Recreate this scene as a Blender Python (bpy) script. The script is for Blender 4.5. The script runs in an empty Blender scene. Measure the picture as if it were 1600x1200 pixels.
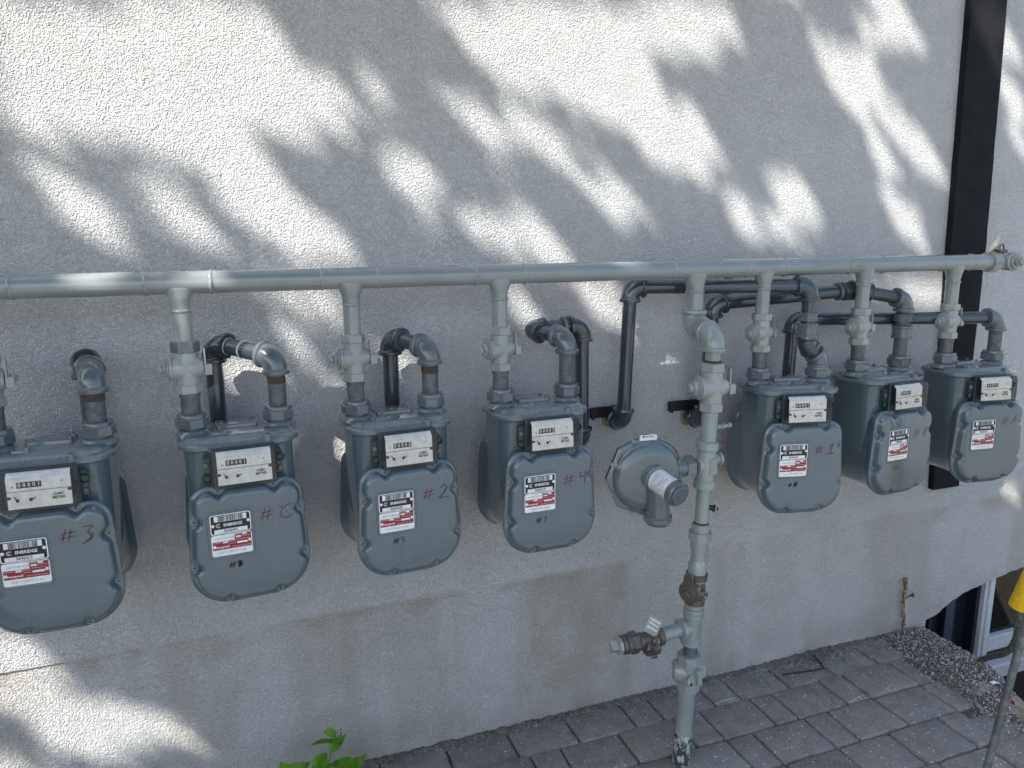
import bpy, bmesh, math, random
from mathutils import Vector, Matrix, Euler
random.seed(7)
sc = bpy.context.scene
COL = sc.collection
R = math.radians
PI = math.pi

# ------------------------------------------------------------------ camera
cam_d = bpy.data.cameras.new('camera')
cam = bpy.data.objects.new('camera', cam_d); COL.objects.link(cam)
cam_d.sensor_width = 36.0
cam_d.lens = 25.875
cam_d.clip_start = 0.05
cam_d.clip_end = 500
_r = ((0.93906489, -0.34363656, -0.00842899), (-0.07441316, -0.17928864, -0.98097822), (0.33558876, 0.92182943, -0.19393475))
cam.matrix_world = Matrix(((_r[0][0], -_r[1][0], -_r[2][0], 0.0),
                           (_r[0][1], -_r[1][1], -_r[2][1], -2.37),
                           (_r[0][2], -_r[1][2], -_r[2][2], 1.84),
                           (0, 0, 0, 1)))
sc.camera = cam

# ------------------------------------------------------------------ sky, sun, exposure
world = bpy.data.worlds.new('World'); sc.world = world
world.use_nodes = True
wn = world.node_tree; wn.nodes.clear()
wo = wn.nodes.new('ShaderNodeOutputWorld'); bg = wn.nodes.new('ShaderNodeBackground')
sky = wn.nodes.new('ShaderNodeTexSky'); sky.sky_type = 'NISHITA'; sky.sun_disc = False
SUN = Vector((-1.45, -1.0, 1.70)).normalized()          # direction towards the sun
sky.sun_elevation = math.asin(SUN.z)
sky.sun_rotation = math.atan2(SUN.x, SUN.y) % (2 * PI)
sky.air_density = 1.0; sky.dust_density = 1.4; sky.ozone_density = 1.0
bg.inputs['Strength'].default_value = 0.132
wn.links.new(sky.outputs[0], bg.inputs[0]); wn.links.new(bg.outputs[0], wo.inputs[0])
sun_d = bpy.data.lights.new('sun', 'SUN'); sun = bpy.data.objects.new('sun', sun_d); COL.objects.link(sun)
sun_d.energy = 5.0; sun_d.angle = R(0.53); sun_d.color = (1.0, 0.965, 0.90)
sun.rotation_euler = SUN.to_track_quat('Z', 'Y').to_euler()
sun.location = SUN * 30
sc.view_settings.view_transform = 'Standard'
sc.view_settings.look = 'None'
sc.view_settings.gamma = 1.0
sc.view_settings.use_curve_mapping = False
sc.view_settings.exposure = 1.08
sc.cycles.max_bounces = 8
sc.cycles.transparent_max_bounces = 16

# ------------------------------------------------------------------ materials
MATS = {}
class NT:
    def __init__(s, name):
        m = bpy.data.materials.new(name); m.use_nodes = True
        s.m = m; s.t = m.node_tree; s.b = s.t.nodes['Principled BSDF']; MATS[name] = m
        s.tc = s.n('ShaderNodeTexCoord')
        s.geo = s.n('ShaderNodeNewGeometry')
        s.oi = s.n('ShaderNodeObjectInfo')
        s.pos = s.geo.outputs['Position']
    def n(s, ty, **kw):
        nd = s.t.nodes.new(ty)
        for k, v in kw.items(): setattr(nd, k, v)
        return nd
    def l(s, a, b): s.t.links.new(a, b)
    def noise(s, scale, detail=4, rough=.55, vec=None, dist=0):
        nd = s.n('ShaderNodeTexNoise'); nd.inputs['Scale'].default_value = scale
        nd.inputs['Detail'].default_value = detail; nd.inputs['Roughness'].default_value = rough
        nd.inputs['Distortion'].default_value = dist
        s.l(vec or s.pos, nd.inputs['Vector']); return nd.outputs[0]
    def vor(s, scale, feature='F1', vec=None, out=0, rnd=1):
        nd = s.n('ShaderNodeTexVoronoi'); nd.feature = feature; nd.inputs['Scale'].default_value = scale
        nd.inputs['Randomness'].default_value = rnd
        s.l(vec or s.pos, nd.inputs['Vector']); return nd.outputs[out]
    def ramp(s, v, a, b, lo=0.0, hi=1.0):
        nd = s.n('ShaderNodeMapRange'); nd.clamp = True; nd.interpolation_type = 'SMOOTHSTEP'
        s.l(v, nd.inputs[0])
        for i, x in enumerate((a, b, lo, hi)): nd.inputs[i + 1].default_value = x
        return nd.outputs[0]
    def mix(s, f, a, b, mode='MIX'):
        nd = s.n('ShaderNodeMix'); nd.data_type = 'RGBA'; nd.blend_type = mode
        if isinstance(f, (int, float)): nd.inputs[0].default_value = f
        else: s.l(f, nd.inputs[0])
        for sock, v in ((nd.inputs[6], a), (nd.inputs[7], b)):
            if isinstance(v, (tuple, list)): sock.default_value = (*v[:3], 1)
            else: s.l(v, sock)
        return nd.outputs[2]
    def math(s, op, a, b=0.0, c=0.0):
        nd = s.n('ShaderNodeMath'); nd.operation = op
        for i, v in enumerate((a, b, c)):
            if isinstance(v, (int, float)): nd.inputs[i].default_value = v
            else: s.l(v, nd.inputs[i])
        return nd.outputs[0]
    def sep(s, vec=None):
        nd = s.n('ShaderNodeSeparateXYZ'); s.l(vec or s.pos, nd.inputs[0]); return nd.outputs
    def scalevec(s, v3, vec=None):
        nd = s.n('ShaderNodeVectorMath'); nd.operation = 'MULTIPLY'; s.l(vec or s.pos, nd.inputs[0])
        nd.inputs[1].default_value = v3; return nd.outputs[0]
    def col(s, v):
        if isinstance(v, (tuple, list)): s.b.inputs['Base Color'].default_value = (*v[:3], 1)
        else: s.l(v, s.b.inputs['Base Color'])
    def rough(s, v):
        if isinstance(v, (int, float)): s.b.inputs['Roughness'].default_value = v
        else: s.l(v, s.b.inputs['Roughness'])
    def metal(s, v): s.b.inputs['Metallic'].default_value = v
    def bump(s, h, strength=.5, dist=.002):
        nd = s.n('ShaderNodeBump'); nd.inputs['Strength'].default_value = strength
        nd.inputs['Distance'].default_value = dist
        s.l(h, nd.inputs['Height']); s.l(nd.outputs[0], s.b.inputs['Normal']); return nd

def plain(name, c, rough=.6, metal=0, spec=None):
    t = NT(name); n = t.noise(60, 4)
    t.col(t.mix(t.ramp(n, .3, .7), tuple(x * .88 for x in c), tuple(min(1, x * 1.08) for x in c)))
    t.rough(rough); t.metal(metal); return t.m

def stucco_height(t):
    warp = t.n('ShaderNodeVectorMath'); warp.operation = 'MULTIPLY_ADD'
    nz = t.n('ShaderNodeTexNoise'); nz.inputs['Scale'].default_value = 70; t.l(t.pos, nz.inputs['Vector'])
    t.l(nz.outputs['Color'], warp.inputs[0]); warp.inputs[1].default_value = (.012, .012, .012); t.l(t.pos, warp.inputs[2])
    g1 = t.ramp(t.vor(165, vec=warp.outputs[0]), .70, .15)          # grains
    g2 = t.ramp(t.vor(300, vec=warp.outputs[0]), .65, .15)
    w3 = t.noise(75, 3, .6)
    return t.math('ADD', t.math('ADD', t.math('MULTIPLY', g1, .62), t.math('MULTIPLY', g2, .38)), t.math('MULTIPLY', w3, .85))

# stucco of the wall
t = NT('stucco')
x, y, z = t.sep()
big = t.noise(1.3, 4, .6); mid = t.noise(9, 5, .65)
base = t.mix(t.ramp(mid, .3, .7), (.655, .657, .645), (.72, .722, .708))
# grime below the meters: brownish run-off patches under the joint line, dark smudges above it
low = t.ramp(z, .615, .585)                                       # 1 under the ledge
colx = t.noise(1.0, 3, .6, t.scalevec((3.2, 1, .35)))
st = t.math('MULTIPLY', t.ramp(colx, .46, .60), low)
base = t.mix(t.math('MULTIPLY', low, .12), base, (.62, .62, .59))
base = t.mix(t.math('MULTIPLY', st, .42), base, (.47, .44, .375))
for xa, xb, kk in ((.92, 1.34, .6), (-.34, -.12, .4), (.05, .30, .35), (1.95, 2.15, .25)):
    wob = t.math('ADD', x, t.math('MULTIPLY', t.noise(3.5, 4), .14))
    band = t.math('MULTIPLY', t.math('MULTIPLY', t.ramp(wob, xa + .03, xa + .12), t.ramp(wob, xb + .12, xb + .03)), low)
    base = t.mix(t.math('MULTIPLY', t.math('MULTIPLY', band, kk), t.ramp(t.noise(6, 4), .25, .6)), base, (.47, .41, .31))
edge = t.math('MULTIPLY', t.ramp(z, .50, .585), low)
base = t.mix(t.math('MULTIPLY', t.math('MULTIPLY', edge, t.ramp(t.noise(4.2, 4), .5, .62)), .5), base, (.42, .33, .25))
patch = t.ramp(t.noise(.75, 2, .4, t.scalevec((1, 1, 1.4))), .42, .56)
base = t.mix(t.math('MULTIPLY', patch, .10), base, (.52, .525, .52))
splash = t.math('MULTIPLY', t.ramp(z, .95, .55), t.ramp(big, .35, .65))
base = t.mix(t.math('MULTIPLY', splash, .22), base, (.52, .48, .42))
gx = t.math('MULTIPLY', t.ramp(z, .25, 0.0), t.ramp(t.noise(5, 4), .35, .65))
base = t.mix(t.math('MULTIPLY', gx, .5), base, (.36, .34, .27))
sp = t.math('MULTIPLY', t.ramp(t.noise(55, 5, .7, t.scalevec((1, 1, 1.6))), .60, .66), t.math('MULTIPLY', t.ramp(t.noise(2.6, 3), .50, .60), t.ramp(z, .84, .66)))
sp = t.math('MULTIPLY', sp, t.ramp(z, .54, .62))
base = t.mix(t.math('MULTIPLY', sp, .75), base, (.10, .10, .11))
hh = stucco_height(t)
base = t.mix(t.ramp(hh, .2, 1.4), t.mix(1.0, base, (.76, .76, .775), 'MULTIPLY'), base)  # shade between the grains worked into the colour: low spots darker
t.col(base); t.rough(.92)
t.bump(hh, 1.0, .0048)
t = NT('stucco_black')
t.col(t.mix(t.ramp(t.noise(14, 5), .3, .7), (.006, .007, .009), (.013, .013, .016))); t.rough(.8); t.b.inputs['Specular IOR Level'].default_value = .25
t.bump(stucco_height(t), .8, .003)

def paint(name, c, rough=.32, rust=.0, var=.12, dirt=.25, chip=.77):
    t = NT(name)
    n = t.noise(7, 5, .6); n2 = t.noise(45, 5, .65)
    c1 = tuple(v * (1 - var) for v in c); c2 = tuple(v * (1 + var) for v in c)
    base = t.mix(t.ramp(n, .3, .7), c1, c2)
    # each casting a little different, faint vertical drip marks and rubbed spots
    base = t.mix(t.math('MULTIPLY', t.oi.outputs['Random'], .5), base, tuple(v * .84 for v in c))
    drip = t.ramp(t.noise(1.0, 4, .65, t.scalevec((42, 42, 5))), .56, .70)
    base = t.mix(t.math('MULTIPLY', drip, .16), base, tuple(v * .7 + .10 for v in c))
    rub = t.math('MULTIPLY', t.ramp(t.noise(16, 6, .75), .63, .70), .22)
    base = t.mix(rub, base, tuple(v * .6 + .16 for v in c))
    # dust settled on upward faces
    nz = t.sep(t.geo.outputs['Normal'])[2]
    d = t.math('MULTIPLY', t.ramp(nz, .3, 1.0), t.ramp(n2, .35, .65))
    base = t.mix(t.math('MULTIPLY', d, dirt), base, tuple(v * .6 + .17 for v in c))
    if rust:
        r = t.ramp(t.noise(30, 6, .7), .70 - rust, .73 - rust)
        base = t.mix(t.math('MULTIPLY', r, .8), base, (.13, .065, .035))
    base = t.mix(t.ramp(t.noise(90, 3, .6, t.scalevec((1, 1, 2.0))), chip, chip + .02), base, tuple(v * .35 for v in c))
    t.col(base)
    t.rough(t.ramp(n, .3, .7, rough - .03, rough + .06)); t.b.inputs['Coat Weight'].default_value = .9; t.b.inputs['Coat Roughness'].default_value = .07
    t.b.inputs['Specular IOR Level'].default_value = .5
    t.bump(t.math('ADD', t.noise(40, 3), t.math('MULTIPLY', t.noise(300, 2), .25)), .16, .0014)
    return t.m
paint('header_paint', (.25, .28, .275), .20, rust=.02, chip=.725)
paint('valve_paint', (.30, .33, .315), .34, rust=.01, dirt=.35)
paint('meter_paint', (.102, .143, .164), .19, rust=0, var=.07, dirt=.2)
paint('meter_lid_paint', (.135, .175, .185), .17, rust=0, var=.12, dirt=.5)
paint('pipe_paint', (.034, .050, .060), .22, rust=.01)
paint('pipe_paint_mid', (.105, .13, .14), .26, rust=.03)
paint('regulator_paint', (.115, .150, .158), .24, rust=0, dirt=.35)
paint('rusty_iron', (.075, .062, .050), .55, rust=.13, var=.3)
paint('riser_paint', (.27, .31, .295), .38, rust=.01, var=.14)
t = NT('nipple_metal')       # worn galvanised nipples with bare threads
n = t.noise(50, 5, .65)
t.col(t.mix(t.ramp(n, .35, .65), (.09, .105, .11), (.16, .172, .172))); t.rough(.5); t.metal(.25)
t.bump(t.math('SINE', t.math('MULTIPLY', t.sep()[2], 2600)), .35, .0006)
t = NT('rust_thread')
t.col(t.mix(t.ramp(t.noise(90, 5, .7), .4, .6), (.05, .045, .04), (.085, .058, .042))); t.rough(.85); t.bump(t.noise(200, 3), .5, .001)
t = NT('peeling_paint')
p = t.ramp(t.noise(55, 6, .7, t.scalevec((1, 1, .6))), .50, .52)
t.col(t.mix(p, (.055, .055, .05), t.mix(t.ramp(t.noise(20), .4, .6), (.34, .42, .38), (.50, .55, .52)))); t.rough(.7); t.bump(p, .8, .0015)
plain('screw_metal', (.23, .27, .28), .35, .5)
plain('screw_dark', (.02, .025, .025), .6)
plain('black_steel', (.012, .013, .015), .45)
plain('weld_grey', (.34, .36, .34), .4)
plain('plate_cream', (.82, .80, .73), .45)
plain('label_white', (.84, .85, .85), .4)
plain('label_black', (.012, .012, .013), .4)
plain('label_red', (.30, .018, .03), .45)
plain('number_ink', (.02, .02, .02), .5)
plain('digit_white', (.80, .80, .78), .5)
plain('marker_black', (.008, .008, .012), .5)
plain('marker_red', (.14, .028, .035), .6)
plain('marker_faint', (.16, .135, .13), .6)
plain('index_housing', (.045, .06, .066), .22)
plain('seal_green', (.01, .05, .032), .15)
plain('needle', (.05, .045, .04), .5)
plain('dial_ring', (.50, .48, .42), .5)
plain('sunlit_white', (.62, .66, .63), .4)
plain('paper', (.66, .60, .48), .8)
plain('sticker', (.74, .76, .76), .5)
plain('guard_yellow', (.85, .52, .012), .38)
plain('soil', (.085, .075, .06), .95)
plain('frame_white', (.62, .66, .70), .35)
plain('frame_dark', (.012, .016, .024), .3)
plain('frame_navy', (.05, .065, .09), .4)
plain('brown_brick', (.035, .026, .026), .85)
t = NT('stalk_bark'); t.col(t.mix(t.ramp(t.noise(110, 5, .7), .42, .58), (.10, .055, .035), t.mix(t.ramp(t.noise(60, 4), .4, .6), (.30, .17, .11), (.45, .40, .33)))); t.rough(.9); t.bump(t.noise(120, 4, .7), .8, .003)
plain('straw_dry', (.62, .55, .40), .8)
plain('bark', (.10, .08, .06), .95)
plain('tag_metal', (.40, .41, .38), .45, .3)
t = NT('galvanised'); n = t.noise(25, 5, .7)
t.col(t.mix(t.ramp(n, .35, .65), (.09, .105, .10), (.19, .21, .20))); t.rough(.55); t.metal(.3); t.bump(n, .2, .001)
t = NT('wire_strand'); t.col(t.mix(t.ramp(t.noise(80), .4, .6), (.07, .075, .065), (.17, .175, .15))); t.rough(.6); t.metal(.3)
# clear cover of an index: thin see-through plastic with a sheen
t = NT('clear_plastic')
tr = t.n('ShaderNodeBsdfTransparent'); tr.inputs[0].default_value = (.985, .985, .985, 1)
gl = t.n('ShaderNodeBsdfGlossy'); gl.inputs['Roughness'].default_value = .08
fr = t.n('ShaderNodeFresnel'); fr.inputs[0].default_value = 1.45
mx = t.n('ShaderNodeMixShader'); t.l(t.math('MINIMUM', t.math('MULTIPLY', fr.outputs[0], 1.0), .8), mx.inputs[0])
t.l(tr.outputs[0], mx.inputs[1]); t.l(gl.outputs[0], mx.inputs[2])
t.l(mx.outputs[0], t.t.nodes['Material Output'].inputs[0])
t = NT('window_glass')
t.col((.012, .014, .016)); t.rough(.04)
t.b.inputs['Specular IOR Level'].default_value = .3
# pavers: dark concrete with pale aggregate specks, each its own tone
t = NT('paver')
rnd = t.oi.outputs['Random']
n1 = t.noise(14, 7, .75); n2 = t.noise(170, 3, .7)
tone = t.mix(rnd, (.165, .154, .140), (.265, .248, .225))
warm = t.mix(t.ramp(t.math('FRACT', t.math('MULTIPLY', rnd, 7.31)), .62, .7), tone, (.24, .21, .19))
base = t.mix(t.ramp(n2, .3, .7), warm, t.mix(.5, warm, (.38, .375, .365)))
base = t.mix(t.math('MULTIPLY', t.ramp(n1, .40, .66), .4), base, (.10, .096, .088))
sp = t.vor(75); gate = t.ramp(t.vor(75, out=1), .74, .78)
base = t.mix(t.math('MULTIPLY', t.ramp(sp, .28, .18), gate), base, (.72, .71, .69))
sp2 = t.vor(170); gate2 = t.ramp(t.vor(170, out=1), .62, .68)
base = t.mix(t.math('MULTIPLY', t.math('MULTIPLY', t.ramp(sp2, .32, .2), gate2), .7), base, (.55, .55, .53))
base = t.mix(t.math('MULTIPLY', t.math('MULTIPLY', t.ramp(t.vor(90), .25, .15), t.ramp(t.vor(90, out=1), .2, .16)), .8), base, (.03, .03, .03))
t.col(base); t.rough(.9)
t.bump(t.math('ADD', t.noise(150, 4, .7), t.math('MULTIPLY', t.noise(25, 3), .6)), .7, .003)
t = NT('ground_soil')
b = t.mix(t.ramp(t.noise(60, 6, .7), .35, .65), (.08, .073, .06), (.20, .185, .155))
b = t.mix(t.math('MULTIPLY', t.ramp(t.vor(140), .3, .2), t.ramp(t.vor(140, out=1), .7, .75)), b, (.32, .31, .28))
far = t.ramp(t.sep()[1], -1.9, -2.6)
b = t.mix(far, b, t.mix(t.ramp(t.noise(3, 5), .3, .7), (.22, .215, .205), (.30, .295, .285)))
t.col(b); t.rough(.95); t.bump(t.noise(120, 5, .75), .9, .006)
t = NT('stone_chip')
ti = t.oi.outputs['Random']; v = t.noise(85, 1)
t.col(t.mix(t.ramp(v, .42, .60), (.17, .165, .155), t.mix(t.ramp(t.noise(140, 1), .45, .6), (.40, .395, .38), (.68, .67, .65)))); t.rough(.9); t.bump(t.noise(400, 2), .4, .001)
t = NT('old_concrete')
b = t.mix(t.ramp(t.noise(18, 6, .7), .35, .65), (.20, .18, .12), (.34, .31, .24))
t.col(b); t.rough(.95); t.bump(t.noise(70, 6, .7), .8, .004)
t = NT('mortar_patch'); t.col(t.mix(t.ramp(t.noise(40, 6, .7), .35, .65), (.24, .235, .225), (.42, .41, .39))); t.rough(.95); t.bump(t.noise(100, 6, .75), 1, .006)
t = NT('leaf_green')
b = t.mix(t.ramp(t.noise(30, 3), .35, .65), (.09, .26, .02), (.22, .46, .04)); t.col(b); t.rough(.45)
tl = t.n('ShaderNodeBsdfTranslucent'); tl.inputs[0].default_value = (.20, .42, .03, 1)
mx = t.n('ShaderNodeMixShader'); mx.inputs[0].default_value = .35
t.l(t.b.outputs[0], mx.inputs[1]); t.l(tl.outputs[0], mx.inputs[2]); t.l(mx.outputs[0], t.t.nodes['Material Output'].inputs[0])
plain('tree_leaf', (.05, .10, .03), .55)
M = MATS

# ------------------------------------------------------------------ mesh helpers
class MB:
    """collects rings, boxes and sweeps; build() links them as one mesh object"""
    def __init__(s, M0=None):
        s.v = []; s.f = []; s.mi = []; s.cur = 0; s.T = M0 or Matrix()
    def add(s, vs, fs, T=None):
        o = len(s.v); T = s.T @ T if T is not None else s.T
        s.v += [tuple(T @ Vector(p)) for p in vs]
        s.f += [tuple(i + o for i in f) for f in fs]; s.mi += [s.cur] * len(fs)
    def rings(s, rings, T=None, cap0=True, cap1=True, closed=True):
        n = len(rings[0]); vs = [p for r in rings for p in r]; fs = []
        for k in range(len(rings) - 1):
            for i in range(n if closed else n - 1):
                j = (i + 1) % n
                fs.append((k * n + i, k * n + j, (k + 1) * n + j, (k + 1) * n + i))
        if cap0: fs.append(tuple(range(n - 1, -1, -1)))
        if cap1: fs.append(tuple((len(rings) - 1) * n + i for i in range(n)))
        s.add(vs, fs, T)
    def lathe(s, prof, seg=24, T=None, rot=0):
        s.rings([[(r * math.cos(2 * PI * (i + rot) / seg), r * math.sin(2 * PI * (i + rot) / seg), z) for i in range(seg)] for r, z in prof], T)
    def hexp(s, r, z0, z1, T=None, ch=.003, seg=6, rot=0):
        s.lathe([(r - ch, z0), (r, z0 + ch * .7), (r, z1 - ch * .7), (r - ch, z1)], seg, T, rot)
    def cyl(s, r, z0, z1, T=None, seg=20, ch=.001):
        s.lathe([(r - ch, z0), (r, z0 + ch), (r, z1 - ch), (r - ch, z1)], seg, T)
    def box(s, x0, x1, y0, y1, z0, z1, T=None, ch=.0):
        if ch <= 0:
            vs = [(x0, y0, z0), (x1, y0, z0), (x1, y1, z0), (x0, y1, z0), (x0, y0, z1), (x1, y0, z1), (x1, y1, z1), (x0, y1, z1)]
            s.add(vs, [(3, 2, 1, 0), (4, 5, 6, 7), (0, 1, 5, 4), (1, 2, 6, 5), (2, 3, 7, 6), (3, 0, 4, 7)], T); return
        def ring(i, z): return [(x0 + i, y0 + i, z), (x1 - i, y0 + i, z), (x1 - i, y1 - i, z), (x0 + i, y1 - i, z)]
        s.rings([ring(ch, z0), ring(0, z0 + ch), ring(0, z1 - ch), ring(ch, z1)], T)
    def tube(s, pts, r, seg=16, T=None, cap=True, rfun=None):
        pts = [Vector(p) for p in pts]; n = len(pts); rings = []
        tan = [(pts[min(i + 1, n - 1)] - pts[max(i - 1, 0)]).normalized() for i in range(n)]
        up = Vector((0, 0, 1)) if abs(tan[0].z) < .9 else Vector((0, 1, 0))
        a = tan[0].cross(up).normalized()
        for i in range(n):
            a = (a - tan[i] * a.dot(tan[i])).normalized(); b = tan[i].cross(a)
            rr = rfun(i / (n - 1)) if rfun else r
            rings.append([tuple(pts[i] + (a * math.cos(2 * PI * k / seg) + b * math.sin(2 * PI * k / seg)) * rr) for k in range(seg)])
        s.rings(rings, T, cap, cap)
    def build(s, name, mats, parent=None, angle=32, smooth=True, matrix=None):
        me = bpy.data.meshes.new(name); me.from_pydata(s.v, [], s.f)
        if not isinstance(mats, (list, tuple)): mats = [mats]
        for m in mats: me.materials.append(M[m] if isinstance(m, str) else m)
        if len(mats) > 1: me.polygons.foreach_set('material_index', s.mi)
        bm = bmesh.new(); bm.from_mesh(me); bmesh.ops.recalc_face_normals(bm, faces=bm.faces); bm.to_mesh(me); bm.free()
        if smooth:
            me.polygons.foreach_set('use_smooth', [True] * len(me.polygons)); me.set_sharp_from_angle(angle=R(angle))
        me.update()
        o = bpy.data.objects.new(name, me); COL.objects.link(o)
        if parent: o.parent = parent
        if matrix: o.matrix_local = matrix
        return o
def axis_T(p, d, roll=0):
    """matrix whose local z runs along d from p"""
    return Matrix.Translation(Vector(p)) @ Vector(d).normalized().to_track_quat('Z', 'Y').to_matrix().to_4x4() @ Matrix.Rotation(roll, 4, 'Z')
def tag(o, label=None, cat=None, group=None, kind=None):
    if label: o['label'] = label
    if cat: o['category'] = cat
    if group: o['group'] = group
    if kind: o['kind'] = kind
    return o
def empty(name, loc, rz=0, **kw):
    o = bpy.data.objects.new(name, None); COL.objects.link(o); o.location = loc; o.rotation_euler = (0, 0, rz)
    o.empty_display_size = .05; tag(o, **kw); return o
def kids(o): return [c for c in COL.objects if c.parent == o]
def copy_tree(o, parent=None, skip=()):
    c = o.copy(); COL.objects.link(c); c.parent = parent
    for k in kids(o):
        if k.name.split('.')[0] not in skip: copy_tree(k, c, skip)
    return c
def text(name, body, size, mat, parent, T, bold=0.0, align='CENTER', sx=1.0):
    cu = bpy.data.curves.new(name, 'FONT'); cu.body = body; cu.size = size; cu.align_x = align; cu.align_y = 'CENTER'
    cu.offset = bold; cu.resolution_u = 3; cu.extrude = .0001
    tmp = bpy.data.objects.new('tmp', cu); COL.objects.link(tmp)
    bpy.context.view_layer.update()
    me = bpy.data.meshes.new_from_object(tmp.evaluated_get(bpy.context.evaluated_depsgraph_get()))
    bpy.data.objects.remove(tmp); me.name = name
    me.materials.clear(); me.materials.append(M[mat])
    me.transform(T @ Matrix.Diagonal((sx, 1, 1, 1)))
    o = bpy.data.objects.new(name, me); COL.objects.link(o); o.parent = parent
    return o
FRONT = Matrix.Rotation(PI / 2, 4, 'X')       # text plane xy -> xz facing -y
def front_T(x, y, z, rot=0): return Matrix.Translation((x, y, z)) @ Matrix.Rotation(rot, 4, 'Y') @ FRONT
def arc(P, d1, d2, Rb, n=9):
    """centre line of an elbow at corner P: comes along d1, leaves along d2"""
    P = Vector(P); d1 = Vector(d1).normalized(); d2 = Vector(d2).normalized()
    ang = d1.angle(d2); L = Rb * math.tan(ang / 2)
    A = P - d1 * L; nrm = d1.cross(d2).normalized(); cdir = nrm.cross(d1).normalized(); Cc = A + cdir * Rb
    return [tuple(Cc + Matrix.Rotation(ang * i / (n - 1), 4, nrm).to_3x3() @ (A - Cc)) for i in range(n)], L

# ================================================================== SETTING
# ---- ground sheet with the window well cut into it
gm = bmesh.new()
WELL = [(2.965, -0.004), (2.945, -0.33), (2.88, -0.45), (2.79, -0.62), (2.72, -0.95), (2.9, -1.15), (4.9, -1.15), (5.1, -0.004)]
outer = [(-70, -0.004), (-70, -90), (90, -90), (90, -0.004)]
loop = [outer[0], outer[1], outer[2], outer[3]] + WELL[::-1]
f = gm.faces.new([gm.verts.new((x, y, -0.013)) for x, y in loop]); bmesh.ops.triangulate(gm, faces=[f])
bmesh.ops.recalc_face_normals(gm, faces=gm.faces)
me = bpy.data.meshes.new('ground'); gm.to_mesh(me); gm.free()
if me.polygons[0].normal.z < 0: me.flip_normals()
me.materials.append(M['ground_soil'])
ground = bpy.data.objects.new('ground', me); COL.objects.link(ground); tag(ground, 'dirt ground and paved yard in front of the stucco wall', kind='structure')
# far ground behind the building line so that the horizon closes on every side
b = MB(); b.add([(-70, 0.3, -.9), (90, 0.3, -.9), (90, 90, -.9), (-70, 90, -.9)], [(0, 1, 2, 3)])
o = b.build('ground', 'ground_soil', smooth=False); tag(o, 'open ground behind the building', kind='structure')
# ---- well: inner faces, floor, concrete kerb on its edge
well = empty('window_well', (2.95, -.3, 0)); tag(well, 'sunken window well with mossy concrete kerb at the foot of the wall', kind='structure')
W0 = Matrix.Translation((-2.95, .3, 0))
b = MB(W0); n = len(WELL)
b.add([(x, y, -.014) for x, y in WELL] + [(x, y, -.95) for x, y in WELL], [(i, i + 1, n + i + 1, n + i) for i in range(n - 1)])
b.add([(x, y, -.95) for x, y in WELL], [tuple(range(n))])
b.build('well_lining', 'old_concrete', well, smooth=False)
def kerb(pts, w, top, bot, name, mat, root, T):
    b = MB(T); rr = []
    rnd = random.Random(3)
    P = []
    for i in range(len(pts) - 1):
        a = Vector((*pts[i], 0)); c = Vector((*pts[i + 1], 0)); m = max(1, int((c - a).length / .03))
        for k in range(m): P.append(a.lerp(c, k / m))
    P.append(Vector((*pts[-1], 0)))
    for i, p in enumerate(P):
        d = (P[min(i + 1, len(P) - 1)] - P[max(i - 1, 0)]).normalized(); nn = Vector((d.y, -d.x, 0))
        j = rnd.uniform(-.006, .006); h = top + rnd.uniform(-.004, .004)
        q = lambda u, z: tuple(p + nn * u + Vector((0, 0, z)))
        rr.append([q(-w * .5 + j, bot), q(-w * .5 + j, h - .012), q(-w * .3, h), q(w * .3, h), q(w * .5, h - .01), q(w * .5, bot)])
    b.rings(rr); return b.build(name, mat, root, angle=50)
kerb([(2.905, -.30), (2.86, -.43), (2.76, -.62), (2.69, -.95), (2.88, -1.2), (4.9, -1.2)], .085, .006, -.2, 'kerb', 'old_concrete', well, W0)

# ---- pavers
pav = empty('pavement', (0, 0, 0)); tag(pav, 'dark grey concrete block paving', kind='structure')
def paver_mesh(w, d, seed):
    rnd = random.Random(seed); b = MB(); N = 5
    def ring(ins, z):
        pts = []; x0, x1, y0, y1 = -w / 2 + ins, w / 2 - ins, -d / 2 + ins, d / 2 - ins; c = .006
        base = [(x0 + c, y0), (x1 - c, y0), (x1, y0 + c), (x1, y1 - c), (x1 - c, y1), (x0 + c, y1), (x0, y1 - c), (x0, y0 + c)]
        for k in range(8):
            a, e = base[k], base[(k + 1) % 8]; m = 6 if k % 2 == 0 else 1
            for q in range(m): pts.append((a[0] + (e[0] - a[0]) * q / m, a[1] + (e[1] - a[1]) * q / m))
        return pts
    P = ring(0, 0); J = [rnd.uniform(-.0022, .0022) for _ in P]; Jz = [rnd.uniform(-.0012, .0004) for _ in P]
    def lv(ins, z, jz=0):
        return [(x + (J[i] if abs(x) > abs(w / 2) - .01 else 0), y + (J[i] if abs(y) > d / 2 - .01 else 0), z + Jz[i] * jz) for i, (x, y) in enumerate(ring(ins, z))]
    b.rings([lv(0, -.04), lv(0, -.0055), lv(.0022, -.0018, 1), lv(.0060, 0, 1)])
    return b
PM = {}
for wi, w in enumerate((.118, .238)):
    for sd in range(4):
        o = paver_mesh(w - .007, .176, sd * 7 + wi).build('paver', 'paver', None, angle=60)
        PM[(w, sd)] = o.data; bpy.data.objects.remove(o)
for sd in range(2):
    o = paver_mesh(.238 - .006, .155, sd + 40).build('paver', 'paver', None, angle=60); PM[('half', sd)] = o.data; bpy.data.objects.remove(o)
rnd = random.Random(11)
ROWS = {1: [1.575, 1.813, 1.918, 2.165, 2.285, 2.545, 2.63], 2: [1.575, 1.692, 1.930, 2.044, 2.281, 2.535, 2.64], 3: [1.45, 1.690, 1.930, 2.165, 2.415, 2.53]}
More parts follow.
